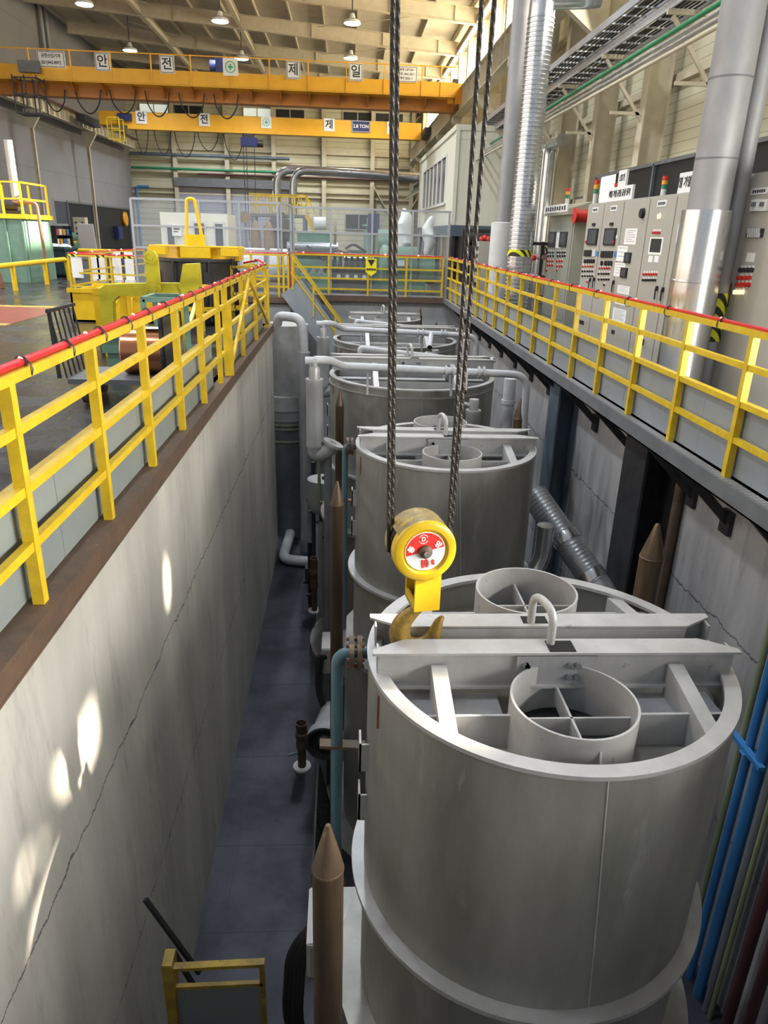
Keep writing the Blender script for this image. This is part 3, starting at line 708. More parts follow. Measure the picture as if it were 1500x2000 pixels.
# ---------------------------------------------------------------- bell furnaces in the pit
CX = 1.12; ZR = -.25
def bell(cy, r, label, big=False):
    t = T('bell_furnace', label, 'furnace', (CX, cy, PITZ), 'furnaces standing in a row down the pit')
    zd = -.47; bz = .03 if big else -.12
    s = MB().lathe([(r, -1.7), (r, ZR - .01), (r - .02, ZR - .01), (r - .03, zd), (0, zd), (0, zd - .04), (r - .05, zd - .04), (r - .05, -1.7)], (CX, cy, 0), 96, closed=True)
    shell = s.build('shell', 'silver_shell', t)
    MB().ring((CX, cy, 0), r - .07, r + .008, ZR - .022, ZR, 96).build('rim', 'silver_pale', t)
    if big: MB().ring((CX, cy, 0), r - .002, r + .012, ZR - .13, ZR - .11, 96).build('rim_band', 'silver', t)
    MB().ring((CX, cy, 0), r - .02, r + .075, -1.725, -1.695, 96).build('flange', 'silver_pale', t)
    MB().lathe([(r + .005, -1.72), (r + .005, -2.62), (r + .16, -2.62), (r + .16, -2.68), (r + .1, -2.68), (r + .1, PITZ + .16), (r + .36, PITZ + .16), (r + .36, PITZ), (0, PITZ), (0, -1.7)], (CX, cy, 0), 72).build('lower_casing', 'silver_shell', t)
    # weld seam down the casing
    b = MB(); b.tube([(CX + cos(radians(a)) * (r + .001), cy + sin(radians(a)) * (r + .001), z) for a, z in ((-89.3, ZR - .02), (-86.2, -.95), (-83, -1.69))], .004, 6); b.build('weld_seam', 'silver_pale', t)
    for sg in (-1, 1):       # two lifting beams, back to back
        yb = cy - .02 + sg * .065; yf = cy - .02 + sg * .205; L = r * .99; ch = .17 if not big else .2
        top = MB(); top.prism([(CX - L, yf, bz - .014), (CX + L, yf, bz - .014), (CX + L, yf - sg * .04, bz - .014), (CX + L - ch, yb, bz - .014), (CX - L + ch, yb, bz - .014), (CX - L, yf - sg * .04, bz - .014)], (0, 0, .014))
        top.bb((CX - L + .03, yf - sg * .035, bz - .19), (CX + L - .03, yf - sg * .02, bz - .012)); top.bb((CX - L + .05, yf - sg * .03, bz - .20), (CX + L - .05, yf + sg * .02, bz - .185))
        for e in (-1, 1): top.bb((CX + e * (L - .035), yf - sg * .025, bz - .2), (CX + e * (L - .025), yb + sg * .02, bz - .012))
        top.bb((CX - L + ch, yb, bz - .13), (CX + L - ch, yb + sg * .012, bz - .012))
        bm_ = top.build('lifting_beam', 'silver_pale', t)
        if sg < 0:
            q = MB(); q.bb((CX - .22, yf - .002, bz - .19), (CX + .2, yf + .02, bz - .02)); q.build('splice_plate', 'silver', bm_)
            k = MB()
            for bx in (-.17, -.165, .06, .1):
                for z in (-.07, -.14): k.cyl((CX + bx, yf - .02, bz + z), (CX + bx, yf + .01, bz + z), .018, n=6)
            k.build('bolt', 'grey_steel', bm_)
            k = MB(); k.bb((CX - .05, yf + .01, bz - .003), (CX + .09, yb - .02, bz + .001)); k.build('slot', 'hole_shade', bm_)
        else:
            k = MB(); k.bb((CX - .12, yb + .03, bz - .003), (CX + .02, yf - .03, bz + .001)); k.build('slot', 'hole_shade', bm_)
    # lifting eye: bent round bar bridging both beams
    xl = CX - .055
    e = MB().tube(rnd([(xl + .03, cy - .13, bz - .08), (xl + .03, cy - .13, bz + .17), (xl, cy - .02, bz + .2), (xl - .02, cy + .09, bz + .16), (xl - .02, cy + .09, bz - .08)], .08, 6), .022, 12)
    e.build('lifting_eye', 'silver_pale', t)
    for sg in (-1, 1):
        y1 = cy - .02 + sg * .2; ye = cy + sg * (sqrt((r - .05) ** 2 - .62 ** 2) - .01)
        for sx in (-1, 1):   # radial ribs, sloping from beam to rim
            x = CX + sx * .62; b = MB()
            b.prism([(x - .04, y1, zd), (x - .04, ye, zd), (x - .04, ye, ZR - .025), (x - .04, y1, bz - .07)], (.08, 0, 0)); b.build('rib', 'silver_pale', t)
        yp = cy + sg * .5; xe = sqrt((r - .05) ** 2 - .5 ** 2)
        b = MB(); rc = .305 if not big else .0
        b.bb((CX - xe, yp - .008, zd), (CX - rc, yp + .008, -.29)).build('cross_plate', 'silver_pale', t); MB().bb((CX + rc, yp - .008, zd), (CX + xe, yp + .008, -.29)).build('cross_plate', 'silver_pale', t)
        st = MB(); y2 = y1 + sg * .16; xs_ = sqrt((r - .06) ** 2 - abs(y2 - cy) ** 2)
        if big: st.bb((CX - xs_, y1 - sg * .02, zd), (CX + xs_, y2, -.38)); st.build('deck_step', 'silver', t)
        else:
            st.bb((CX - xs_, y1 - sg * .02, zd), (CX - rc, y2, -.38)).build('deck_step', 'silver', t); MB().bb((CX + rc, y1 - sg * .02, zd), (CX + xs_, y2, -.38)).build('deck_step', 'silver', t)
        if not big:
            zt = -.2 if sg < 0 else -.13
            c = MB().lathe([(rc, zd), (rc, zt), (rc - .012, zt), (rc - .012, zd)], (CX, yp, 0), 64, closed=True).build('flue_collar', 'silver_pale', t)
            k = MB(); k.bb((CX - rc + .012, yp - .006, zt - .21), (CX + rc - .012, yp + .006, zt - .11)); k.bb((CX - .006, yp - rc + .012, zt - .21), (CX + .006, yp + rc - .012, zt - .11)); k.build('cross_brace', 'silver_pale', c)
            MB().lathe([(0, zd + .004), (rc - .014, zd + .004), (rc - .014, zd + .006), (0, zd + .006)], (CX, yp, 0), 48, closed=True).build('flue_opening', 'hole_shade', c)
            q = MB(); q.prism([(CX + .03, yp + sg * rc, zd), (CX + .03, yp + sg * (rc + .09), zd), (CX + .03, yp + sg * rc, zt - .06)], (.01, 0, 0)); q.build('gusset', 'silver_pale', c)
        k = MB()
        for sx in (-1, 1): k.quad((CX + sx * .67, ye - sg * .015, zd + .006), (CX + sx * (r * .88), cy + sg * .46, zd + .006), (CX + sx * (r * .72), cy + sg * .46, zd + .006)) if not big else k.quad((CX + sx * .7, ye, zd + .006), (CX + sx * 1.0, cy + sg * .7, zd + .006), (CX + sx * .72, cy + sg * .7, zd + .006))
        k.build('deck_gap', 'hole_shade', t, smooth=0)
    # lugs on the aisle side
    for z in (-.85, -1.2):
        b = MB(); x = CX - r; b.bb((x - .045, cy - .13, z - .09), (x - .033, cy + .0, z + .09)); b.bb((x - .045, cy - .13, z - .09), (x + .03, cy - .118, z + .09)); b.build('side_lug', 'silver_pale', t)
    b = MB(); a = radians(197); b.box((CX + cos(a) * r, cy + sin(a) * r, -.42), (.012, .03, .2)); b.build('key_strip', 'pipe_rust', t)
    return t
bell(3.33, .97, 'bell furnace directly below the yellow hook block, foremost of the row')
bell(7.50, .97, 'second bell furnace, narrow, its rim crossed by the wire ropes')
bell(11.67, 1.33, 'wide bell furnace with a thick pipe across its rim, just beyond the second one', True)
bell(15.84, 1.33, 'farther of the two wide bell furnaces crossed by silver pipes', True)
bell(20.01, .97, 'small bell furnace standing last in the row, below the end railing')
# ---------------------------------------------------------------- pointed guide posts
def guide_post(x, y, r, tip, sh, label):
    t = T('guide_post', label, 'guide post', (x, y, PITZ), 'pointed steel guide posts')
    MB().lathe([(0, tip), (r * .16, tip - .006), (r * .25, tip - .025), (r * .97, sh + .012), (r, sh)], (x, y, 0), 24).build('tip', 'post_brown', t)
    MB().lathe([(r, sh), (r * 1.04, sh - .004), (r * 1.04, sh - .016), (r, sh - .02), (r, PITZ + .02), (r * 2, PITZ + .02), (r * 2, PITZ)], (x, y, 0), 24).build('shaft', 'post_brown', t)
for k, w in enumerate(('standing in front of the furnace under the hook block', 'beside the white-lugged second furnace, on the aisle', 'on the aisle side of the nearer wide furnace', 'on the aisle side of the farther wide furnace')):
    guide_post(-.045, 2.18 + 4.17 * k, .0635, -.305, -.525, 'brown pointed steel post ' + w)
for (u, v), z, lab in (((1285, 1022), -.32, 'standing by the dark column on the cabinet-side pit wall'), ((1018, 777), -.3, 'under the drooping elbow of the nearer silver pipe'), ((852, 628), -.32, 'lower of two beside the last furnace of the row'), ((820, 598), -.12, 'taller of two beside the last furnace of the row')):
    p = at(u, v, z=z); guide_post(p.x, p.y, .1 if p.y < 8 else .085, z, z - .3, 'thick brown pointed post ' + lab)
# ---------------------------------------------------------------- silver gas pipes over the wide furnaces
def exhaust(dy, near):
    w = 'nearer' if near else 'farther'
    y = 9.6 + dy
    c = T('gas_cooler', 'upright silver cooler cylinder feeding the %s wide furnace' % w, 'gas cooler', (-.38, y, PITZ), 'upright silver cylinders')
    MB().lathe([(0, .03), (.12, .03), (.12, -.02), (.115, -.03), (.115, -.85), (.12, -.86), (.12, -.9), (0, -.9)], (-.38, y, 0), 28).build('body', 'silver', c)
    MB().lathe([(.075, .03), (.075, .16), (.065, .19), (.045, .2), (.045, .3)], (-.38, y, 0), 20).build('neck', 'silver', c)
    MB().tube(rnd([(-.38, y, -.85), (-.38, y, -1.05), (-.17, y - .02, -.93), (-.13, y - .02, -.86)], .12, 5), .105, 18).build('elbow', 'silver', c)
    MB().cyl((-.2, y, -1.0), (-.2, y, PITZ), .055).build('drop_pipe', 'grey_steel', c)
    MB().ring((-.13, y - .02, -.86), .05, .15, -.02, .02, 24, (.4, 0, .9)).build('pipe_flange', 'silver_pale', c)
    p = T('gas_pipe', 'thick silver pipe lying across the rim of the %s wide furnace' % w, 'pipe', (1.0, y + .9, -.1), 'silver pipes over the wide furnaces')
    yp = 10.1 + dy; z = .06
    MB().tube(rnd([(-.38, y, .28), (-.2, y + .1, .27), (.0, yp, z + .06), (.2, yp, z + .06), (2.2, yp, z), (2.62, yp, z - .02), (2.66, yp + .05, -1.0)], .3, 7), .052, 18).build('main_run', 'pipe_white', p)
    MB().lathe([(.036, .14), (.036, 0), (.05, 0), (.05, .14)], (-.5, y, .27), 20, (1, 0, 0), closed=True).build('end_socket', 'pipe_white', p)
    f = MB()
    for x in (1.45, 1.55, 1.92, 1.99): f.ring((x, yp, z + .01), .04, .085, -.012, .012, 24, (1, 0, 0))
    f.build('pipe_flange', 'silver_pale', p)
    v = MB().tube([(1.72, yp, z + .02), (1.66, yp - .35, z - .2)], .05, 16); v.build('branch', 'pipe_white', p)
    MB().cyl((1.66, yp - .345, z - .196), (1.658, yp - .36, z - .206), .043).build('branch_mouth', 'hole_shade', p)
    for x in (.35, 1.55): MB().bar((x, yp + .1, z - .05), (x, yp + .05, z - .35), .03, .05).build('hanger', 'silver', p)
    q = T('gas_pipe', 'thin silver pipe behind the lifting beam of the %s wide furnace' % w, 'pipe', (1, y + 3, 0), 'silver pipes over the wide furnaces')
    yq = 12.75 + dy; DY = V((0, dy, 0)); p0 = at(703, 692, y=12.75)
    MB().tube(rnd([at(703, 692, y=12.75) + DY, at(703, 679, y=12.75) + DY, at(725, 682, y=12.75) + DY, at(880, 700, y=12.75) + DY, at(950, 700, y=12.75) + DY, at(965, 704, y=12.5) + DY], .12, 5), .045, 14).build('main_run', 'pipe_white', q)
    MB().ring(p0 + DY, .03, .1, -.03, 0, 20).build('pipe_flange', 'silver_pale', q)
    e = T('gas_cooler', 'short silver cylinder on the wall side of the %s wide furnace' % w, 'gas cooler', (1.74, 9.15 + dy, PITZ), 'upright silver cylinders')
    xe = 1.68; ye = 9.0 + dy
    MB().lathe([(0, -.22), (.1, -.22), (.1, -.27), (.095, -.28), (.095, -1.6), (0, -1.6)], (xe, ye, 0), 24).build('body', 'silver', e)
    MB().lathe([(0, -.08), (.062, -.08), (.062, -.22)], (xe, ye, 0), 20).build('neck', 'silver', e)
    MB().tube(rnd([(xe - .04, ye, -.16), (xe - .2, ye, -.12), (xe - .22, ye, -.35), (xe - .4, ye, -.5)], .08, 5), .025, 10).build('side_hose', 'silver', e)
    d = MB().tube(rnd([(2.5, 10.6 + dy, -.1), (2.5, 10.6 + dy, -1.2), (2.5, 10.6 + dy, PITZ)], .1, 3), .09, 14); d.ring((2.5, 10.6 + dy, -.45), .08, .105, -.03, .03, 20)
    tag(d.build('drop_pipe', 'pipe_white'), 'white vertical pipe beside the pit wall at the %s wide furnace' % w, 'pipe', 'white drop pipes')
exhaust(0, True); exhaust(4.17, False)
# vessel in the alcove
vx, vy, vr = -1.33, 17.0, .52
v = T('gas_vessel', 'tall pale cylinder vessel in the alcove beyond the corner of the coil-side pit wall', 'vessel', (vx, vy, PITZ))
MB().lathe([(0, -.12), (vr, -.12), (vr, -1.7), (vr + .06, -1.72), (vr + .06, -2.05), (vr, -2.08), (vr, -2.3)], (vx, vy, 0), 48).build('body', 'silver_pale', v)
b = MB()
for z in (-2.35, -2.45, -2.75): b.lathe([(vr + .05, z), (vr + .075, z), (vr + .075, z - .03), (vr + .05, z - .03)], (vx, vy, 0), 40, closed=True)
b.build('pipe_ring', 'pipe_green', v)
MB().lathe([(vr, -2.3), (vr, -3.6), (vr * .6, -4.1), (vr * .6, PITZ)], (vx, vy, 0), 40).build('lower_casing', 'grey_steel', v)
MB().tube([(vx + vr - .08, vy - .2, -2.4), (vx + vr - .02, vy - .3, -2.4), (vx + vr - .02, vy - .3, -3.2)], .02, 8).build('vent_tube', 'pipe_green', v)
pv = T('gas_pipe', 'thick silver elbow pipe leaving the vessel top beside the gate', 'pipe', (-1.1, 15.9, -1), 'silver pipes over the wide furnaces')
MB().tube(rnd([(-1.45, 16.3, -.05), (-1.4, 16.2, .14), (-.9, 16.0, .12), (-.86, 16.0, -.7)], .22, 7), .1, 18).build('main_run', 'pipe_white', pv)
MB().cyl((-.86, 16.0, -.6), (-.86, 16.0, PITZ), .13).build('outer_sleeve', 'silver', pv)
b = MB().bar((-.86, 16.0, -1.5), (-.3, 15.9, -1.5), .06, .06).bar((-.86, 16.0, -3.0), (-.3, 15.9, -3.0), .06, .06)
b.build('support_arm', 'silver_pale', pv)
tag(MB().sph((-.78, 16.3, -1.05), .14, 16).build('float_tank', 'silver'), 'round silver float tank bulging beside the elbow pipe', 'tank')
# ---------------------------------------------------------------- aisle furniture in the pit
def stand(u, v, vt, label, s=1):
    p = at(u, v, z=PITZ + .02); h = at(u, vt, y=p.y).z - PITZ
    t = T('drain_stand', label, 'valve stand', (p.x, p.y, PITZ), 'drain stands on the tread plate floor')
    MB().lathe([(0, 0), (.13, 0), (.13, .03), (0, .03)], (p.x, p.y, PITZ), 24).build('base_disc', 'white', t)
    H = h
    MB().lathe([(.06, .03), (.06, H * .45), (.08, H * .46), (.085, H * .56), (.075, H * .58), (.075, H * .68), (.088, H * .7), (.088, H * .78), (.07, H * .8), (.085, H), (.07, H), (.055, H * .85), (0, H * .85)], (p.x, p.y, PITZ), 24).build('pipe_stack', 'rust', t)
    MB().bar((p.x - .02, p.y, PITZ + H * .35), (p.x - .2, p.y - .05, PITZ + H * .33), .03, .015).build('lever', 'teal_pipe', t)
stand(590, 1496, 1412, 'rusty drain stand on a white disc, nearer, beside the fan')
stand(614, 1192, 1090, 'rusty drain stand on a white disc, farther, by the white floor pipe')
pts = [at(u, v, z=PITZ + .14) for u, v in ((556, 985), (562, 1015), (568, 1040), (552, 1092), (612, 1098))]
o = MB().tube(rnd(pts, .25, 6), .12, 14).build('floor_pipe', 'pipe_white'); tag(o, 'white lagged pipe lying on the pit floor under the coil-side wall', 'pipe')
# fan
fc = at(634, 1452, z=-4.3); ax = V((.12, 1, 0)).normalized()
t = T('combustion_fan', 'white round blower with a dark intake, low beside the aisle', 'blower', (fc.x, fc.y, PITZ))
MB().lathe([(.235, 0), (.245, .02), (.245, .14), (.22, .16), (.19, .28), (.15, .7)], fc, 32, ax).build('casing', 'pipe_white', t)
MB().lathe([(.24, 0), (.255, -.015), (.24, -.03), (.205, -.02), (.205, .07), (0, .07)], fc, 32, ax).build('intake', 'black_matt', t)
MB().lathe([(0, .0), (.06, .0), (.09, .03), (.09, .09)], fc, 24, ax).build('hub', 'grey_steel', t)
MB().bb((fc.x + .02, fc.y + .25, PITZ), (fc.x + .2, fc.y + .45, fc.z - .15)).build('pedestal', 'dark_steel', t)
# chain-link guard
p0, p1 = at(611, 1710, z=PITZ + .95), at(624, 1490, z=PITZ + .95)
gx = 0; gt_ = p0.x; gb_ = gt_ + .2; ya, yb = p0.y, p1.y; zt = PITZ + .95
lean = lambda q: (gb_ + (gt_ - gb_) * (q.z - PITZ) / .95 + q.x, q.y, q.z)
t = T('mesh_guard', 'black wire mesh guard along the feet of the first two furnaces', 'guard', (gb_, (ya + yb) / 2, PITZ))
b = MB()
for z in (PITZ + .02, zt): b.bar((gx, ya, z), (gx, yb, z), .025, .025)
for y in (ya, (ya + yb) / 2, yb): b.bar((gx, y, PITZ), (gx, y, zt), .025, .025, (0, 1, 0))
b.move(0, lean); b.build('mesh_frame', 'black', t)
b = MB(); n = 26; L = yb - ya; H = .93
for i in range(-12, n):
    for sg in (1, -1):
        yA = ya + i * L / n * 1.0; pts = []
        a = max(0, (ya - yA)); bmax = min(H, yb - yA)
        if bmax <= a: continue
        A = (gx, yA + a, PITZ + .02 + (a if sg > 0 else H - a)); B = (gx, yA + bmax, PITZ + .02 + (bmax if sg > 0 else H - bmax))
        b.tube([A, B], .004, 4, False)
b.move(0, lean); b.build('wire_mesh', 'black', t)
# control boxes and dark fittings along the furnace feet
def cbox(u, v, z, d, label, mat='off_white', legs=True):
    p = at(u, v, z=z); t = T('burner_box', label, 'control box', (p.x, p.y, PITZ), 'burner boxes along the aisle')
    MB().bb((p.x - d[0] / 2, p.y - d[1] / 2, z - d[2]), (p.x + d[0] / 2, p.y + d[1] / 2, z)).build('case', mat, t, bevel=.01)
    MB().bb((p.x - d[0] / 2 + .03, p.y - d[1] / 2 - .006, z - d[2] + .03), (p.x + d[0] / 2 - .03, p.y - d[1] / 2, z - .03)).build('cover', 'cabinet', t)
    if legs: MB().bb((p.x - .04, p.y - .04, PITZ), (p.x + .04, p.y + .04, z - d[2])).build('stand', 'dark_steel', t)
cbox(655, 1785, -3.0, (.42, .5, .35), 'pale burner box behind the foremost pointed post')
cbox(650, 1250, -3.4, (.3, .45, .4), 'pale burner box above the black cable bundle')
cbox(637, 1010, -3.4, (.3, .5, .35), 'pale burner box in the aisle beyond the second post')
cbox(636, 1085, -4.0, (.3, .4, .5), 'pale burner box just past the white floor pipe')
vp = at(630, 935, z=-2.35)
t = T('seal_pot', 'round silver seal pot with flat white lid by the far aisle', 'tank', (vp.x, vp.y, PITZ))
MB().lathe([(0, -2.35), (.28, -2.35), (.28, -2.8), (.18, -3.0), (.09, -3.05), (.09, PITZ)], (vp.x, vp.y, 0), 28).build('pot', 'silver', t)
MB().tube(rnd([(vp.x - .05, vp.y - .3, -1.8), (vp.x - .05, vp.y - .3, -2.7), (vp.x + .2, vp.y - .3, -2.7)], .06), .03, 10).build('drain_tube', 'pipe_green', t)
b = MB()
for i in range(9):
    a = random.uniform(-.04, .04); p = at(635, 1292, z=-3.55); q = at(640, 1360, z=-4.1)
    b.tube(rnd([(p.x + a, p.y + a, -3.5), (p.x + .1 * random.random() - .12, p.y - .05, -3.4), (p.x - .08 + a, p.y - .15 + a, -3.9), (q.x + a, q.y, -4.4)], .2, 5), .02, 7)
tag(b.build('cable_bundle', 'black'), 'bundle of black cables hanging over a bracket beside the aisle', 'cable')
b = MB(); p = at(600, 1925, z=-3.6)
for i in range(5):
    a = .03 * i; b.tube(rnd([(p.x + .1, p.y + a, -3.0), (p.x - .02 - a, p.y, -3.2), (p.x - .06 - a, p.y - .1, -3.9), (p.x + .1, p.y, -4.6)], .25, 6), .022, 8)
tag(b.build('cable_bundle', 'rubber'), 'dark hose loops hanging behind the foremost pointed post', 'cable')
for (u0, v0, z), w in (((612, 960, -3.6), 'above the white floor pipe'), ((606, 1120, -4.6), 'beside the farther drain stand'), ((634, 1000, -3.0), 'in the aisle beside the second pointed post')):
    b = MB()
    a = at(u0, v0, z=z); b.tube([(a.x, a.y, z + .7), (a.x, a.y, PITZ)], .05, 10); b.box((a.x, a.y, z), (.2, .2, .3)); b.ring((a.x, a.y, z - .5), .04, .09, 0, .04, 16)
    b.tube([(a.x - .15, a.y, z - .2), (a.x + .15, a.y, z - .22)], .03, 8)
    tag(b.build('burner_piping', 'dark_steel'), 'dark burner valve train ' + w, 'piping', 'burner valve trains')
# teal water pipe on the nearest and second furnaces
for cy, lab in ((3.33, 'nearest'), (7.5, 'second')):
    x = -.02 if cy < 5 else .03; y = cy + .12
    t = T('cooling_pipe', 'blue-green pipe running down beside the %s furnace' % ('hook block' if cy < 5 else 'second'), 'pipe', (x, y, PITZ), 'blue-green cooling pipes')
    MB().tube(rnd([(CX - .965, y, -.33), (x, y, -.33), (x, y, -3.0)], .1, 7), .035, 14).build('run', 'teal_pipe', t)
    f = MB()
    for dx in (0, .045): f.ring((CX - 1.06 + dx, y, -.33), .03, .095, -.014, .014, 24, (1, 0, 0))
    for k in range(6): a = k * pi / 3; f.cyl((CX - 1.09, y + cos(a) * .075, -.33 + sin(a) * .075), (CX - .99, y + cos(a) * .075, -.33 + sin(a) * .075), .011, n=6)
    f.build('pipe_flange', 'rust', t)
    MB().bar((x - .1, y, -.95), (CX - .97, y, -.97), .07, .02).build('support_bracket', 'rust', t)
# ---------------------------------------------------------------- small landing at the foot of the picture
t = T('access_platform', 'small landing with worn yellow rails against the coil-side pit wall', 'platform', (-.9, 3.4, PITZ))
r = MB().bar((-1.15, 3.6, -2.98), (-.52, 3.6, -2.96), .05, .03).bar((-.54, 3.6, -2.98), (-.54, 3.6, -4.2), .035, .03, (0, 1, 0)); r.build('top_rail', 'yellow_old', t)
MB().bar((-1.15, 3.6, -3.18), (-.54, 3.6, -3.165), .03, .03).build('mid_rail', 'yellow_old', t)
MB().bb((-1.15, 3.6, -4.2), (-.54, 3.615, -3.18)).build('kick_plate', 'kick_grey', t)
MB().bb((-1.54, 2.7, -4.24), (-.5, 3.62, -4.2)).build('deck', 'tread_floor', t)
MB().bb((-1.22, 3.55, -4.2), (-1.15, 3.68, -2.9)).build('side_plate', 'yellow_old', t)
MB().bar((-1.38, 3.85, -2.62), (-1.02, 3.75, -3.25), .03, .03).bar((-1.2, 3.75, -3.0), (-1.06, 3.7, -3.3), .03, .03).build('handrail_stub', 'black', t)
for x in (-1.4, -.6): MB().bar((x, 3.5, PITZ), (x, 3.5, -4.24), .06, .06, (1, 0, 0)).build('leg', 'yellow_old', t)
# ---------------------------------------------------------------- cabinet-side pit wall: columns, pipes, duct
for ps, w, mat, lab in (((11.35, 11.9), (3.5, 3.85), 'blue_grey_steel', 'blue-grey steel column standing against the cabinet-side pit wall'), ((7.65, 8.3), (3.45, 3.85), 'dark_steel', 'dark steel column beside the thick pointed post, against the pit wall')):
    t = T('steel_column', lab, 'column', ((w[0] + w[1]) / 2, sum(ps) / 2, PITZ))
    MB().ibeam(((w[0] + w[1]) / 2, sum(ps) / 2, PITZ), ((w[0] + w[1]) / 2, sum(ps) / 2, -.16), ps[1] - ps[0], w[1] - w[0], .03, up=(1, 0, 0)).build('shaft', mat, t)
    MB().box(((w[0] + w[1]) / 2 - .05, sum(ps) / 2, PITZ + .02), (w[1] - w[0] + .1, ps[1] - ps[0] + .15, .04)).build('base_plate', mat, t)
p = at(1333, 930, x=3.78)
tag(MB().cyl((p.x, p.y, PITZ), (p.x, p.y, -.16), .055).build('conduit_pipe', 'rust'), 'rusty vertical pipe just beside the dark steel column', 'pipe')
for (u, v), r, mat, lab in (((1440, 1480), .03, 'pipe_green', 'slim olive pipe in front of the thinner blue pipe, closest to the furnace'), ((1430, 1590), .04, 'blue', 'thinner blue pipe of the two on the cabinet-side pit wall'),
                            ((1440, 1660), .055, 'blue', 'thicker blue pipe of the two on the cabinet-side pit wall'), ((1440, 1750), .035, 'pipe_grey', 'grey pipe between thick blue pipe and olive pipe'),
                            ((1430, 1830), .025, 'pipe_green', 'slim olive pipe between grey and dark red pipes'), ((1455, 1880), .05, 'pipe_red', 'dark red pipe beside the slim olive pipe'), ((1480, 1940), .05, 'pipe_red', 'outermost dark red pipe, last in the row of vertical pipes'),):
    p = at(u, v, x=3.7)
    t = MB().cyl((3.7, p.y, PITZ), (3.7, p.y, -.16), r, n=14)
    o = tag(t.build('service_pipe', mat), lab, 'pipe', 'vertical pipes on the cabinet-side pit wall')
p = at(1465, 1465, x=3.68)
t = T('pipe_clamp', 'blue strut clamp holding the blue pipes', 'clamp', (3.72, p.y, p.z - .03))
MB().bb((3.62, p.y - .25, p.z - .025), (3.68, p.y + .25, p.z + .02)).build('strut', 'blue', t); MB().bb((3.6, p.y - .04, p.z - .035), (3.85, p.y + .04, p.z - .025)).build('wall_arm', 'blue', t)
b = MB()
for y in (5.02, 4.78): b.tube([(3.74, y, PITZ), (3.74, y, -.2)], .009, 6)
tag(b.build('signal_cable', 'black'), 'two thin black cables between the blue pipes', 'cable')
a, c = at(1042, 965, x=2.35), at(1165, 1140, x=2.95)
b = MB(); d = (c - a); L = d.length; n = int(L / .05); prof = []
for i in range(n + 1): prof += [(.163, i * .05), (.1655, i * .05 + .008), (.163, i * .05 + .016)]
b.lathe(prof, a, 24, d); t = T('exhaust_duct', 'spiral grey duct sloping down beside the cabinet-side pit wall', 'duct', (c.x, c.y, PITZ))
b.build('spiral_run', 'spiral_grey', t)
e = MB()
for k in (.52, .93): e.lathe([(.17, -.06), (.176, 0), (.17, .06)], a + d * k, 24, d)
e.build('joint_collar', 'jacket', t)
MB().tube(rnd([c - d * .02, c + d * .12, (c.x + .1, c.y - .4, c.z - 1.5)], .3, 6), .16, 20).build('lower_run', 'spiral_grey', t)
p = at(1060, 1080, x=2.35); MB().tube(rnd([(p.x, p.y, p.z + .35), (p.x, p.y, p.z - .1), (p.x - .2, p.y - .1, p.z - .35)], .2, 6), .1, 16).build('branch', 'jacket', t)
# end stair
t = T('steel_stair', 'grey steel stair dropping into the pit from the end railing', 'stair', (-.9, 22.6, PITZ))
s0, s1 = V((-1.55, 22.3, -.02)), V((1.05, 22.3, -3.4)); wv = V((0, .8, 0))
for k, dy in enumerate((0, .8)):
    MB().bar(s0 + V((0, dy, .35)), s1 + V((0, dy, .35)), .03, .75).build('stringer', 'kick_blue' if k == 0 else 'grey_steel', t)
for i in range(14):
    f = (i + .5) / 14; c = s0.lerp(s1, f) + V((0, .4, 0)); MB().box(c, (.24, .8, .03)).build('tread', 'grey_steel', t)
for k, dy in enumerate((-.02, .82)):
    for hgt in (.78, 1.25):
        MB().bar(s0 + V((0, dy, hgt)), s1 + V((0, dy, hgt)), .045, .045).build('handrail', 'yellow', t)
    for f in (.02, .25, .5, .75, .98):
        c = s0.lerp(s1, f) + V((0, dy, 0)); MB().bar(c + V((0, 0, .35)), c + V((0, 0, 1.25)), .04, .04, (1, 0, 0)).build('handrail_post', 'yellow', t)
# ---------------------------------------------------------------- guard rails round the pit
def guard(name, label, pts, rails, top, zs, kick=None, posts=(), closed=False, pw=.06, kmat='kick_grey'):
    "posts: points; rails between first and last"
    a, b = V(pts[0]), V(pts[1]); t = T(name, label, 'railing', ((a + b) / 2), 'yellow pit railings')
    MB().bar(a + V((0, 0, top)), b + V((0, 0, top)), .065, .05).build('top_rail', 'yellow', t)
    for z in zs: MB().bar(a + V((0, 0, z)), b + V((0, 0, z)), .045, .05).build('mid_rail', 'yellow', t)
    for p in posts: p = V(p); MB().bar(p, p + V((0, 0, top - .02)), pw, pw, (b - a)).build('post', 'yellow', t)
    if kick:
        d, sd, u = frame(b - a); o = sd * kick[0]
        k = MB(); L = (b - a).length; n = max(1, round(L / 1.9))
        for i in range(n):
            k.bar(a + d * (L * i / n + .004) + o + V((0, 0, kick[1] / 2)), a + d * (L * (i + 1) / n - .004) + o + V((0, 0, kick[1] / 2)), .012, kick[1] - .01)
        k.build('kick_plate', kmat, t)
        MB().bar(a + o * 1.0 + V((0, 0, kick[1] + .005)), b + o + V((0, 0, kick[1] + .005)), .05, .03).build('kick_cap', 'yellow', t)
    return t
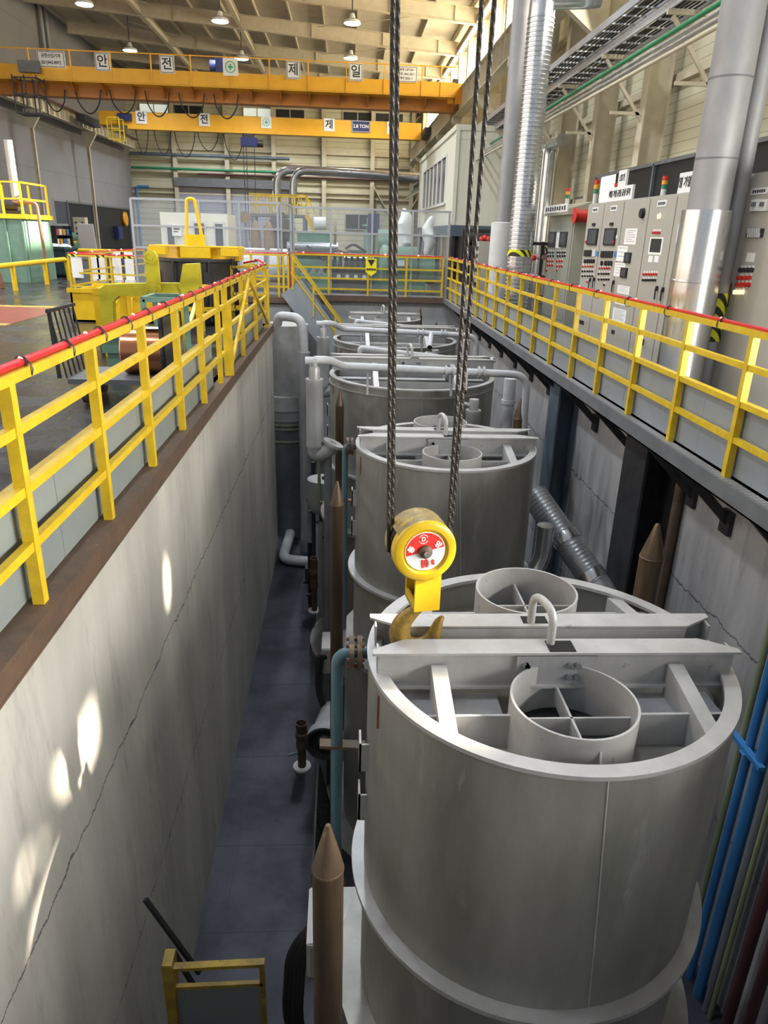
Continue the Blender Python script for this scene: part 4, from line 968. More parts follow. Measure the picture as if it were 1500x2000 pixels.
def rope(pts, label, r=.02, every=.6, led=.95, tie=True, ledr=.014):
    t = T('led_rope_light', label, 'rope light', V(pts[0]), 'red rope lights')
    b = MB(); b.tube(pts, r, 10); b.build('tube', 'rope_light', t)
    L = 0; segs = []
    for i in range(len(pts) - 1):
        a, c = V(pts[i]), V(pts[i + 1]); segs.append((L, a, c)); L += (c - a).length
    def pos(s):
        for s0, a, c in reversed(segs):
            if s >= s0: return a.lerp(c, min(1, (s - s0) / max(1e-6, (c - a).length))), (c - a).normalized()
    s = .3; k = 0
    while s < L:
        p, d = pos(s); MB().sph(p + V((0, 0, r * .75)), ledr, 8).build('led', 'led_red', t); s += led * (1 + .15 * sin(k * 2.1)); k += 1
    s = .15
    while tie and s < L:
        p, d = pos(s); tb = MB(); tb.lathe([(r + .004, -.008), (r + .012, -.004), (r + .012, .004), (r + .004, .008)], p, 14, d, closed=True); tb.lathe([(.05, -.006), (.056, 0), (.05, .006)], p - V((0, 0, .035)), 12, d); tb.build('cable_tie', 'black', t); s += every
    return t
LX = -1.575; step = 1.187
ly = [3.43 + step * k for k in range(-2, 5)]
guard('guard_railing', 'long yellow railing with grey kick sheets along the rusty pit edge', ((LX, .5, 0), (LX, 9.2, 0)), 0, 1.17, (.33, .62, .92), (-.075, .6), [(LX, y, 0) for y in ly])
rope([(LX - .01, .5, 1.22), (LX - .01, 4.6, 1.215), (LX - .01, 9.3, 1.22), (LX - .01, 14.6, 1.235), (LX + .02, 15.1, 1.24), (LX - .15, 15.5, 1.3), (LX - .5, 15.9, 1.22)], 'glowing red rope light tied on the long railing by the copper coil')
# gate section with diagonal braces
gt = T('rail_gate', 'yellow braced gate in the long railing, before the alcove', 'gate', (LX, 11.5, 0))
gl = MB().bar((LX, 9.25, 1.17), (LX, 15.2, 1.17), .065, .05); gl.build('top_rail', 'yellow', gt)
for z in (.33, .62, .92): MB().bar((LX, 9.25, z), (LX, 15.2, z), .045, .045).build('mid_rail', 'yellow', gt)
for y in (9.35, 9.9, 11.6, 13.4, 15.2): MB().bar((LX, y, 0 if y != 9.35 else .0), (LX, y, 1.17), .06, .06, (0, 1, 0)).build('post', 'yellow', gt)
MB().bar((LX + .05, 9.95, .1), (LX + .05, 12.2, 1.12), .04, .05).bar((LX + .05, 12.2, 1.12), (LX + .05, 15.1, .1), .04, .05).bar((LX + .06, 9.9, 0), (LX + .06, 9.9, .95), .06, .06, (0, 1, 0)).build('brace', 'yellow', gt)
MB().bb((LX - .09, 9.95, 0), (LX - .075, 15.2, .6)).build('kick_plate', 'kick_grey', gt)
# alcove railing, turning away from the corner
guard('guard_railing', 'short yellow railing turning away at the alcove corner', ((LX, 15.6, 0), (-3.0, 15.6, 0)), 0, 1.15, (.33, .62, .92), None, [(LX, 15.6, 0), (-2.3, 15.6, 0), (-3.0, 15.6, 0)])
guard('guard_railing', 'yellow railing on the far side of the alcove, below the clear screen', ((-3.0, 22.72, 0), (-1.66, 22.72, 0)), 0, 1.2, (.3, .6, .9), None, [(-2.75, 22.72, 0), (-1.95, 22.72, 0), (-1.8, 22.72, 0), (-1.66, 22.72, 0)])
rope([(-3.05, 22.72, 1.25), (-1.7, 22.72, 1.25), (-1.62, 22.9, 1.2), (-1.62, 22.95, .1)], 'red rope light on the short alcove railing by the stair head', .018, .8, 1.1, False, .022)
# end railing and clear screen
EY = 23.83
ends = [at(u, 577, y=EY).x for u in (575, 642, 718, 792, 862)]
guard('guard_railing', 'yellow end railing across the pit with a clear screen behind', ((ends[0], EY, 0), (ends[-1], EY, 0)), 0, 1.21, (.2, .52, .84), None, [(x, EY, 0) for x in ends])
rope([(ends[0], EY, 1.25), (ends[-1], EY, 1.25)], 'red rope light along the end railing under the clear screen', .018, .8, 1.2, False, .026)
def screen(label, a, b, z0, z1, xs, mids):
    a, b = V(a), V(b); t = T('clear_screen', label, 'screen', (a + b) / 2, 'clear acrylic screens')
    MB().bar(a + V((0, 0, (z0 + z1) / 2)), b + V((0, 0, (z0 + z1) / 2)), .008, z1 - z0).build('clear_sheet', 'acrylic', t)
    f = MB()
    for z in (z0, z1) + tuple(mids): f.bar(a + V((0, 0, z)), b + V((0, 0, z)), .05, .06)
    f.build('rail_frame', 'frame_alu', t)
    for s in xs: p = a.lerp(b, s); MB().bar(p + V((0, 0, z0)), p + V((0, 0, z1)), .06, .06, (1, 0, 0)).build('upright', 'frame_alu', t)
screen('wide clear screen framed in grey behind the end railing', (-1.62, EY + .12, 0), (3.32, EY + .12, 0), .02, 2.56, (0, .01, .245, .505, .76, .99), (1.22, 1.86))
screen('clear framed screen behind the black pot, beside the stair head', (-6.15, 22.85, 0), (-1.86, 22.85, 0), .1, 2.62, (0, .45, .72, .98), (1.3, 1.9))
screen('narrow clear screen joining the two wide ones at the stair head', (-1.86, 22.87, 0), (-1.64, EY + .1, 0), .02, 2.6, (.02, .98), (1.25, 1.88))
wp = at(725, 510, y=EY - .05)
t = T('warning_sign', 'small yellow and black warning pennant hung on the end railing', 'sign', (wp.x, EY - .06, .72))
q = wp; q.z = .9
MB().prism([(q.x - .17, EY - .07, .74), (q.x, EY - .07, .62), (q.x + .17, EY - .07, .74), (q.x + .17, EY - .07, 1.14), (q.x - .17, EY - .07, 1.14)], (0, .01, 0)).build('panel', 'sticker_yellow', t)
pnl = MB().prism([(q.x - .12, EY - .08, 1.11), (q.x + .12, EY - .08, 1.11), (q.x, EY - .08, .92)], (0, .008, 0)).build('emblem', 'ink', t)
text('추락주의', .085, 'ink', t, (q.x, EY - .075, .81), bold=.004)
# right-hand side: ledge, brackets, railing
t = T('wall_ledge', 'grey steel ledge with tread plate under the railing before the cabinets', 'walkway ledge', (3.5, 12, -.2))
MB().bb((3.19, .4, -.16), (3.215, 23.76, 0)).bb((3.19, .4, -.16), (3.3, 23.76, -.145)).build('edge_channel', 'grey_steel', t)
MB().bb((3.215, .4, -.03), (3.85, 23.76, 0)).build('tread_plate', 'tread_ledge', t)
for y in (2.4, 3.9, 5.1, 6.43, 7.2, 8.97, 10.44, 11.75, 13.06, 14.42, 15.9, 17.4, 18.9, 20.4, 21.9):
    b = MB().bar((3.24, y, -.13), (3.84, y, -.72), .07, .09, (1, 0, 1)); b.bb((3.8, y - .09, -.84), (3.85, y + .09, -.6)); b.build('bracket', 'dark_steel', t)
RXP = 3.285
ry = [5.69 - 1.15 + 1.143 * k for k in range(-3, 17)]
ry = [y for y in ry if y < 23.6]
guard('guard_railing', 'long yellow railing in front of the control cabinets', ((RXP, .6, 0), (RXP, 23.7, 0)), 0, 1.2, (.33, .63, .93), (.06, .62), [(RXP, y, 0) for y in ry], kmat='kick_blue')
rope([(RXP + .01, .6, 1.245), (RXP + .01, 8, 1.24), (RXP + .01, 16, 1.245), (RXP + .01, 23.6, 1.25)], 'red rope light along the long railing before the cabinets', .015, 1.1, 1.05, True, .013)
# ---------------------------------------------------------------- control cabinets
FX = 4.75
def zp(uz, vz): return at(1000 + uz / 3, 280 + vz / 3, x=FX)
def cab_unit(y1, y0, label, z1=2.52, fx=FX, depth=.75, mat='cabinet', cat='control cabinet', group='grey control cabinets along the railing'):
    t = T('control_cabinet', label, cat, (fx + depth / 2, (y0 + y1) / 2, 0), group)
    MB().bb((fx + .02, y0, .0), (fx + depth, y1, z1)).build('body', mat, t)
    d = MB().bb((fx, y0 + .012, .1), (fx + .02, y1 - .012, z1 - .03)).build('door', mat, t, bevel=.006)
    return t, d
def on(d, name, mat, u0, v0, u1, v1, th=.02, fx=FX):
    a, b = zp(u0, v0), zp(u1, v1)
    return MB().bb((fx - th, min(a.y, b.y), min(a.z, b.z)), (fx, max(a.y, b.y), max(a.z, b.z))).build(name, mat, d)
def knobs(d, us, vs, mat='black', r=.018, th=.03, lab=True, name='push_button'):
    pl = MB(); kb = MB()
    for v in vs:
        for u in us:
            p = zp(u, v); kb.cyl((FX - th, p.y, p.z), (FX, p.y, p.z), r, n=10)
            if lab: pl.bb((FX - .004, p.y - .026, p.z + .022), (FX, p.y + .026, p.z + .05))
    kb.build(name, mat, d)
    if lab: pl.build('button_label', 'white', d)
def handle(d, u, v):
    p = zp(u, v); b = MB().box((FX - .02, p.y, p.z), (.03, .035, .07)); b.bar((FX - .035, p.y, p.z), (FX - .04, p.y - .02, p.z - .16), .02, .02); b.build('handle', 'dark_steel', d)
def plate_on(d, u, v, w, h, s=None, th=.03):
    p = zp(u, v); o = MB().bb((FX - .006, p.y - w / 2, p.z - h / 2), (FX, p.y + w / 2, p.z + h / 2)).build('name_plate', 'white', d)
    k = MB()
    for i in range(6): k.box((FX - .007, p.y + w * (.33 - .13 * i), p.z), (.002, w * .09, h * (.42 if i % 2 else .5)))
    k.build('print', 'ink', o)
def sheet(d, u0, v0, u1, v1, lines=5, head=None, mat='paper'):
    o = on(d, 'notice', mat, u0, v0, u1, v1, .004); a, b = zp(u0, v0), zp(u1, v1); k = MB(); H = a.z - b.z; W = abs(a.y - b.y)
    for i in range(lines):
        z = a.z - H * (.12 + .8 * i / max(1, lines)); k.bb((FX - .0055, b.y + W * (.12 + .2 * (i % 3 == 1)), z - H * .02), (FX - .004, a.y - W * .12, z))
    if lines: k.build('print', 'ink', o)
    return o
t, d = cab_unit(14.95, 14.01, 'grey control cabinet with touch display at the alarm horn end of the row')
plate_on(d, 490, 390, .32, .09, '1호기 제어반'); on(d, 'meter', 'black', 474, 468, 488, 484)
s = on(d, 'display', 'black', 452, 500, 497, 598, .02); on(s, 'screen', 'screen_dark', 458, 508, 492, 588, .024)
for u in (434, 450, 465): on(d, 'gauge', 'black', u - 6, 625, u + 7, 662)
on(d, 'gauge', 'off_white', 474, 622, 490, 664); on(d, 'tag', 'blue', 496, 632, 505, 662, .004)
knobs(d, (432, 446, 458, 470, 482), (690,), 'black', .04)
knobs(d, (418, 433, 448, 462, 475), (722,), 'red'); knobs(d, (416, 431, 446, 460, 474), (750, 778), 'black'); knobs(d, (443,), (812,), 'red')
handle(d, 463, 800); handle(d, 486, 797); on(d, 'vent', 'dark_steel', 390, 1030, 420, 1065, .005)
knobs(d, (438,), (578,), 'red', .025, lab=False)
t, d = cab_unit(14.01, 13.01, 'grey control cabinet with touch display, second from the alarm horn')
plate_on(d, 598, 380, .32, .09, '2호기 제어반'); on(d, 'meter', 'black', 578, 464, 594, 482)
s = on(d, 'display', 'black', 549, 498, 603, 600, .02); on(s, 'screen', 'screen_dark', 556, 506, 597, 590, .024)
for u in (533, 549, 566, 583): on(d, 'gauge', 'black', u - 7, 630, u + 7, 670)
on(d, 'tag', 'blue', 602, 632, 612, 668, .004); knobs(d, (530, 552, 568, 584), (702,), 'black', .045)
knobs(d, (516, 531, 546, 560, 573), (733,), 'red'); knobs(d, (512, 528, 542, 556, 570), (765, 798), 'black'); knobs(d, (543,), (830,), 'black')
handle(d, 600, 815); knobs(d, (600,), (580,), 'red', .025, lab=False); on(d, 'tag', 'white', 602, 538, 617, 558, .004)
t, d = cab_unit(13.01, 11.90, 'grey control cabinet covered in paper notices, in the middle of the row')
p = zp(770, 410); MB().lathe([(0, -.05), (.07, -.05), (.08, 0)], (FX, p.y, p.z), 20, (1, 0, 0)).build('knob', 'black', d)
for u in (686, 664):
    v = 670 if u == 686 else 758; s = on(d, 'tablet', 'black', u - 20, v - 32, u + 8, v + 32, .02); on(s, 'screen', 'screen_dark', u - 14, v - 24, u + 3, v + 24, .024)
sheet(d, 668, 500, 724, 594, 6); sheet(d, 622, 600, 668, 694, 3); sheet(d, 606, 698, 655, 786, 4); sheet(d, 622, 828, 684, 890, 4); sheet(d, 606, 910, 672, 955, 3); sheet(d, 596, 960, 662, 1056, 7)
on(d, 'vent', 'dark_steel', 585, 1090, 600, 1120, .005)
t, d = cab_unit(11.90, 10.93, 'grey control cabinet with a lit amber lamp and framed photo')
plate_on(d, 880, 352, .34, .09, '용해로 제어반'); knobs(d, (866,), (428,), 'lamp_amber', .035, lab=True, name='pilot_lamp')
knobs(d, (832, 843, 855, 867), (524,), 'red'); o = sheet(d, 812, 550, 874, 655, 0); on(o, 'photo', 'pot', 818, 558, 868, 640, .006)
on(d, 'tag', 'paper', 803, 658, 822, 698, .004); on(d, 'tag', 'paper', 838, 658, 857, 698, .004)
knobs(d, (776, 791, 806, 820, 834, 848), (768,), 'red'); knobs(d, (772, 787, 801, 815, 829, 843), (802,), 'black'); handle(d, 855, 850); handle(d, 890, 858)
v = on(d, 'vent', 'cabinet', 718, 1130, 782, 1200, .006); k = MB()
for i in range(7):
    a, b = zp(728 + i * 7, 1145), zp(731 + i * 7, 1185); k.bb((FX - .009, min(a.y, b.y), b.z), (FX - .006, max(a.y, b.y), a.z))
k.build('slot', 'hole_shade', v)
t, d = cab_unit(10.93, 9.95, 'grey control cabinet half hidden behind the steel-jacketed duct')
sheet(d, 978, 474, 1030, 586, 1); w = on(d, 'warning_label', 'paper', 960, 605, 1010, 704, .004); on(w, 'label_head', 'decal_red', 972, 612, 1008, 640, .006); on(w, 'label_body', 'sticker_yellow', 968, 640, 1006, 690, .006)
a = zp(984, 655); MB().prism([(FX - .0075, a.y + .07, a.z - .05), (FX - .0075, a.y - .07, a.z - .05), (FX - .0075, a.y, a.z + .07)], (.001, 0, 0)).build('emblem', 'ink', w)
v = on(d, 'vent', 'cabinet', 860, 1185, 900, 1230, .006)
t, d = cab_unit(9.95, 9.25, 'grey control cabinet seen between the big duct and the slim pipe')
plate_on(d, 1290, 315, .24, .09)
# cabinet nearest the camera at the right edge
t, d = cab_unit(9.14, 7.6, 'taller grey control cabinet with two white switches, past the hazard-striped pipe', 2.64, mat='cabinet')
fr = 'cabinet_front'
def zq(u, v): return zp(u, v)
plate_on(d, 1450, 280, .36, .07); 
for u in (1436, 1484): s = on(d, 'switch', 'white', u - 18, 330, u + 16, 395, .03); on(s, 'toggle', 'grey_steel', u - 8, 345, u + 6, 370, .05)
s = on(d, 'meter', 'dark_steel', 1386, 500, 1470, 552, .02)
k = MB()
for i in range(6):
    for j in range(2): p = zp(1393 + i * 13, 512 + j * 26); k.box((FX - .022, p.y, p.z), (.006, .035, .05))
k.build('meter_window', 'off_white', s)
on(d, 'tag', 'paper', 1380, 640, 1418, 696, .004)
knobs(d, (1345, 1366, 1389, 1411), (742,), 'dark_steel', .028); knobs(d, (1333, 1352, 1375, 1398), (788,), 'red', .026); knobs(d, (1325, 1348, 1371, 1393), (828,), 'red', .028); knobs(d, (1313, 1334, 1356), (872,), 'lamp_amber', .026)
p = zp(1285, 880); MB().bar((FX - .03, p.y, p.z + .12), (FX - .03, p.y, p.z - .16), .02, .03, (1, 0, 0)).build('handle', 'dark_steel', d)
# smaller pitched-roof cabinet beyond the row
fp, fq = at(1123, 413, x=4.75), at(1078, 405, x=4.75)
ya, yb = fp.y, fq.y
t = T('control_cabinet', 'olive grey cabinet with pitched top beyond the long row', 'control cabinet', (5.1, (ya + yb) / 2, 0), 'grey control cabinets along the railing')
MB().bb((4.77, ya, .05), (5.55, yb, 2.35)).prism([(4.60, ya - .03, 2.35), (5.6, ya - .03, 2.35), (5.6, ya - .03, 2.45), (5.15, ya - .03, 2.62), (4.60, ya - .03, 2.45)], (0, yb - ya + .06, 0)).build('body', 'cabinet_green', t)
d = MB().bb((4.75, ya + .05, .2), (4.77, (ya + yb) / 2 - .01, 2.25)).bb((4.75, (ya + yb) / 2 + .01, .2), (4.77, yb - .05, 2.25)).build('door', 'cabinet_front', t)
for u in (238, 302): s = on(d, 'display', 'dark_steel', u - 16, 518, u + 16, 610, .02); on(s, 'screen', 'screen_dark', u - 11, 528, u + 10, 598, .024)
on(d, 'tag', 'paper', 262, 522, 284, 615, .004)
knobs(d, (214, 228, 243), (640, 660), 'dark_steel', .025); knobs(d, (270, 284, 299, 312), (640, 660), 'dark_steel', .025); knobs(d, (211, 225, 238), (690, 715), 'red', .025); knobs(d, (266, 281, 294), (690, 720), 'red', .025); knobs(d, (204, 265), (745,), 'red', .025)
s = at(1125, 490, y=ya); MB().bb((5.08, ya - .006, 1.25), (5.35, ya, 1.85)).build('notice', 'paper', t)
ns = MB().bb((4.58, ya, 2.40), (4.60, yb, 2.56)).build('name_strip', 'white', t)
k = MB()
for i in range(9): k.box((4.579, ya + (yb - ya) * (.1 + .1 * i), 2.48), (.002, (yb - ya) * .06, .09 - .02 * (i % 2)))
k.build('print', 'ink', ns)
h = at(1138, 422, y=ya - .05); o = MB().cyl((h.x - .18, ya - .12, h.z), (h.x + .12, ya - .12, h.z), .12); o.cyl((h.x - .2, ya - .12, h.z), (h.x - .18, ya - .12, h.z), .15); tag(o.build('alarm_horn', 'red'), 'red alarm horn between the pitched-top cabinet and the long row', 'horn')
# stack lights
def tower(u, v0, v1, x, label, ZB=2.52):
    a, b = at(u, v0, x=x), at(u, v1, x=x); h = a.z - b.z; b.z = ZB; t = T('signal_tower', label, 'signal light', (x, b.y, b.z), 'signal towers on the cabinets')
    for i, m in enumerate(('green', 'orange', 'red')): MB().cyl((x, b.y, b.z + h * (.42 + .19 * i)), (x, b.y, b.z + h * (.42 + .19 * (i + 1)) - .008), .045, n=16).build('lamp', m, t)
    MB().cyl((x, b.y, b.z), (x, b.y, b.z + h * .42), .042, n=16).build('body', 'off_white', t)
tower(1107, 360, 396, 4.9, 'red amber green signal tower on the pitched-top cabinet', 2.55)
tower(1161, 350, 397, 4.83, 'red amber green signal tower at the far end of the long cabinet row')
tower(1201, 346, 386, 5.05, 'red amber green signal tower behind the white lettered box')
tower(1296, 327, 372, 5.15, 'red amber green signal tower on the cabinet with the lit lamp')
zt = 2.53
def lb(u0, u1, z0, z1, x, s, label, th, v=385):
    a, b = at(u0, v, x=x), at(u1, v, x=x); t = T('lettered_box', label, 'sign', (x + .1, (a.y + b.y) / 2, z0), 'white lettered boxes on the cabinets')
    MB().bb((x, b.y, z0), (x + .04, a.y, z1)).build('case', 'white', t); text(s, th, 'ink', t, (x - .004, (a.y + b.y) / 2, (z0 + z1) / 2), (0, -1, 0), bold=.003, wfac=.85)
lb(1187, 1234, zt, 2.76, 4.85, '예열 가열 균열 급냉 냉각', 'low white box lettered with five process steps', .12, 380)
lb(1206, 1221, 2.76, 3.02, 4.85, '1호기', 'small white box lettered 1호기, above the five-step box', .13, 362)
lb(1325, 1378, zt, 2.80, 4.85, '예열 가열 균열 냉각', 'low white process-step box half behind the big duct', .15, 360)
lb(1354, 1374, 2.80, 3.08, 4.85, '2호기', 'small white box lettered 2호기, beside the big duct', .19, 335)
# ---------------------------------------------------------------- tall ducts on the right-hand floor
t = T('exhaust_duct', 'thick grey vertical duct with shiny steel jacket low down', 'duct', (4.25, 8.9, 0), 'tall vertical ducts')
MB().cyl((4.25, 8.9, 0), (4.25, 8.9, 12), .232, n=48).build('pipe', 'duct_grey', t)
MB().lathe([(.285, 0), (.285, 1.42), (.29, 1.425), (.29, 1.445), (.285, 1.45), (.285, 2.22), (.232, 2.22)], (4.25, 8.9, 0), 48).build('jacket', 'jacket', t)
for z in (2.75, 3.55): MB().ring((4.25, 8.9, z), .23, .235, 0, .02, 40).build('weld_band', 'grey_steel', t)
t = T('exhaust_duct', 'slim grey vertical pipe just beside the steel-jacketed duct', 'duct', (4.62, 8.98, 0), 'tall vertical ducts')
MB().cyl((4.62, 8.98, 0), (4.62, 8.98, 12), .105, n=28).build('pipe', 'duct_grey', t)
MB().lathe([(.112, .72), (.112, 1.3)], (4.62, 8.98, 0), 28).build('hazard_sleeve', 'hazard', t)
pr = []
for i in range(int(6.08 / .085)):
    z = i * .085; pr += [(.262, z), (.262, z + .045), (.275, z + .055), (.275, z + .075), (.262, z + .085)]
t = T('exhaust_duct', 'ribbed silver vertical duct rising beside the railing to an elbow', 'duct', (3.95, 16.95, 0), 'tall vertical ducts')
MB().lathe(pr, (3.95, 16.95, 0), 36).build('spiral_run', 'zinc', t)
MB().tube(rnd([(3.95, 16.95, 6.0), (3.95, 16.95, 6.42), (5.1, 16.95, 6.5)], .35, 8), .262, 24).build('elbow', 'zinc', t)
p = at(1020, 496, x=3.75); MB().lathe([(.279, 0), (.279, .14)], (3.95, 16.95, p.z - .07), 36).build('hazard_band', 'hazard', t)
t = T('exhaust_duct', 'plain grey vertical pipe close behind the ribbed silver duct', 'duct', (3.92, 18.85, 0), 'tall vertical ducts')
MB().cyl((3.92, 18.85, 2.2), (3.92, 18.85, 12), .185, n=28).build('pipe', 'duct_grey', t)
MB().lathe([(.27, 0), (.27, 2.2), (.185, 2.22)], (3.88, 18.8, 0), 28).build('lagging', 'off_white', t)
for dy, r, lab in ((0, .16, 'fatter'), (.45, .1, 'thinner')):
    p = at(1073, 300, x=5.9); tag(MB().tube(rnd([(5.9, p.y + (dy + 1.2 if dy else -1.2), 4.4), (5.9, p.y + dy, 4.4), (5.9, p.y + dy, 0)], .3, 6), r, 16).build('bent_duct', 'zinc'), lab + ' bent silver pipe standing before the siding beyond the cabinets', 'duct')
# pipework rack beyond the ducts
t = T('pipe_rack', 'rack of pinkish gas pipes and valves behind the ribbed duct', 'pipe rack', (4.9, 19.5, 0))
pm('pipe_pink', (.35, .22, .22), (.28, .17, .17), 6, rough=.5)
for i, z in enumerate((.55, 1.0, 1.45)): MB().cyl((4.55 + .1 * i, 17.8, z), (4.55 + .1 * i, 21.5, z), .06, n=10).cyl((4.2, 18.4 + i * .5, z), (5.5, 18.4 + i * .5, z), .05, n=10).build('pipe', 'pipe_pink', t)
b = MB()
for y in (17.9, 19.6, 21.4): b.bar((4.7, y, 0), (4.7, y, 1.8), .07, .07, (1, 0, 0)).bar((4.3, y, 1.75), (5.5, y, 1.75), .06, .06)
b.build('frame', 'dark_steel', t)
b = MB()
for i in range(8): b.ring((4.45 + random.random() * .6, 18 + i * .42, 1.5 + .25 * random.random()), .07, .1, -.012, .012, 16, (1, .2, .2))
b.build('valve_wheel', 'dark_steel', t)
b = MB()
for i in range(5): b.sph((4.5 + random.random() * .6, 18 + i * .6, 1.35 + random.random() * .4), .07, 8)
b.build('valve_body', 'red', t)
t = T('switch_box', 'pale switch cabinet under the raised office with red-capped valves on top', 'control cabinet', (4.2, 22.6, 0))
MB().bb((3.95, 22.2, .3), (4.5, 23.0, 1.75)).bb((4.0, 22.3, 0), (4.45, 22.9, .3)).build('body', 'cabinet', t)
b = MB()
for i in range(6): b.bb((3.94, 22.3, .5 + i * .2), (3.95, 22.9, .6 + i * .2))
b.build('louvre', 'dark_steel', t)
b = MB()
for i in range(4): b.sph((4.05 + .1 * i, 22.5, 1.82 + .04 * (i % 2)), .07, 8)
b.build('valve_cap', 'red', t)
t = T('gas_train', 'dark machine frame in shade beneath the raised office', 'machine', (4.6, 27, 0))
b = MB()
for x in (4.0, 5.2, 6.3):
    for y in (25.5, 28.0): b.bar((x, y, 0), (x, y, 2.1), .12, .12, (1, 0, 0))
for z in (.9, 2.05): b.bar((4.0, 25.5, z), (6.3, 25.5, z), .1, .12).bar((4.0, 28, z), (6.3, 28, z), .1, .12)
b.build('frame', 'dark_steel', t)
MB().bb((4.3, 26, .1), (6.0, 27.6, 1.5)).cyl((4.2, 26.5, 1.8), (5.8, 26.5, 1.8), .2).build('body', 'pot', t)
# ---------------------------------------------------------------- cable trays and pipes on the siding wall
for (u, v), (u2, v2), lab in (((1232, 8), (1270, 8), 'upper'), ((1300, 16), (1345, 16), 'lower')):
    z = 5.75 if lab == 'upper' else 5.45
    p = at(u, v, z=z); x = min(p.x, 6.1)
    t = T('cable_tray', '%s black-cabled tray running high along the siding wall' % lab, 'cable tray', (x + .25, 30, z), 'cable trays on the siding wall')
    MB().bar((x, 9, z), (x, 60, z), .025, .13).bar((x + .5, 9, z), (x + .5, 60, z), .025, .13).build('side_rail', 'frame_alu', t)
    y = 9.2
    while y < 60: MB().bar((x, y, z - .04), (x + .5, y, z - .04), .03, .03).build('rung', 'frame_alu', t); y += .55
    b = MB()
    for i in range(6): xx = x + .06 + i * .075; b.tube([(xx + .02 * sin(y * 1.3 + i), y, z - .01 + .012 * sin(y + i * 2)) for y in [9 + 3 * k for k in range(18)]], .022, 6)
    b.build('cable', 'black', t)
for z0, lab, u, v in ((4.95, 'green', 1416, 0), (4.7, 'zinc', 1424, 12), (4.55, 'zinc', 1424, 26), (4.4, 'beige', 1424, 40)):
    p = at(u, v, z=z0)
    x = min(p.x, 6.15)
    r = .038 if lab == 'green' else .03
    m_ = {'green': 'green', 'zinc': 'zinc', 'beige': 'beige'}[lab]
    nm = {4.95: 'green pipe under the trays on the siding wall', 4.7: 'silver conduit just below the green wall pipe', 4.55: 'silver conduit second below the green wall pipe', 4.4: 'beige conduit lowest under the green wall pipe'}[z0]
    tag(MB().cyl((x, 9, z0), (x, 60, z0), r, n=12).build('wall_conduit', m_), nm, 'pipe', 'pipes along the siding wall')
for k in range(0, 14):
    y = cols_y[k]; nm = 'beige tray bracket on a siding wall column'
    b = MB().bar((6.2, y, 5.35), (5.2, y, 5.35), .06, .08).bar((6.2, y, 4.2), (5.3, y, 5.3), .05, .06).bar((6.2, y, 4.35), (5.5, y, 4.35), .05, .06)
    tag(b.build('tray_bracket', 'beige'), 'beige bracket under the cable trays, ' + ('first' if k == 0 else 'number %d' % (k + 1)) + ' column from the hazard-striped pipe', 'bracket', 'tray brackets on the wall columns')
for y, r, m_, lab in ((18.1, .03, 'zinc', 'thin zinc conduit on the siding, mid bay'), (17.35, .045, 'pipe_red', 'dark red pipe beside a wall column'), (14.7, .04, 'zinc', 'zinc conduit rising beside the near wall column')):
    tag(MB().cyl((6.75, y, 0), (6.75, y, 5.2), r, n=10).cyl((6.75, y + .12, 0), (6.75, y + .12, 5.2), r, n=10).build('riser_conduit', m_), 'pair of ' + lab, 'pipe')
# ---------------------------------------------------------------- left floor: lifting gear, coil cart, pot
t = T('coil_lifter', 'yellow-green C-shaped coil hook standing on a wheeled frame', 'lifting hook', (-3.0, 11.2, 0))
Y0 = 11.2
def pz(u, v, y=Y0): p = at(u, v, y=y); return (p.x, y, p.z)
b = MB().prism([pz(193, 566), pz(205, 556), pz(290, 553), pz(360, 553), pz(388, 572), pz(360, 576), pz(300, 578), pz(232, 578), pz(220, 590), pz(222, 640), pz(234, 684), pz(236, 706), pz(208, 706), pz(200, 640)], (0, .16, 0))
b.build('hook_plate', 'yellow_green', t, smooth=0)
b = MB().prism([pz(287, 576, Y0 - .08), pz(284, 500, Y0 - .08), pz(290, 490, Y0 - .08), pz(300, 490, Y0 - .08), pz(307, 500, Y0 - .08), pz(314, 576, Y0 - .08)], (0, .08, 0)); b.build('hanger_arm', 'yellow_green', t, smooth=0)
c = V(pz(294, 502, Y0 - .1)); c2_ = V(pz(300, 564, Y0 - .1))
k = MB()
for cc, r in ((c, .09), (c2_, .1)): k.lathe([(0, -.05), (r * .5, -.05), (r * .5, -.02), (r, -.02), (r, .06)], cc, 24, (0, 1, 0))
k.build('pin_boss', 'yellow_green', t)
MB().prism([pz(356, 575, Y0 - .06), pz(350, 560, Y0 - .06), pz(357, 516, Y0 - .06), pz(384, 515, Y0 - .06), pz(389, 572, Y0 - .06)], (0, .3, 0)).build('counterweight', 'yellow_green', t, smooth=0)
MB().bb((pz(208, 706)[0] - .02, Y0 - .02, 0), (pz(236, 706)[0] + .02, Y0 + .18, pz(220, 700)[2])).build('foot', 'rust', t)
b = MB()
for x in (-3.75, -2.45):
    for y in (11.6, 12.9): b.bar((x, y, .2), (x, y, .95), .1, .1, (1, 0, 0))
for y in (11.6, 12.9): b.bar((-3.8, y, .92), (-2.3, y, .92), .12, .1)
for x in (-3.75, -2.45): b.bar((x, 11.6, .92), (x, 12.9, .92), .1, .1).bar((x, 11.6, .3), (x, 12.9, .85), .06, .06)
b.bar((-3.75, 11.6, .25), (-2.45, 11.6, .85), .05, .05)
b.build('frame', 'yellow_bright', t)
for x in (-3.75, -2.45):
    for y in (11.6, 12.9): MB().lathe([(0, -.04), (.12, -.04), (.13, 0), (.12, .04), (0, .04)], (x, y, .13), 18, (1, .3, 0)).build('wheel', 'yellow_old', t)
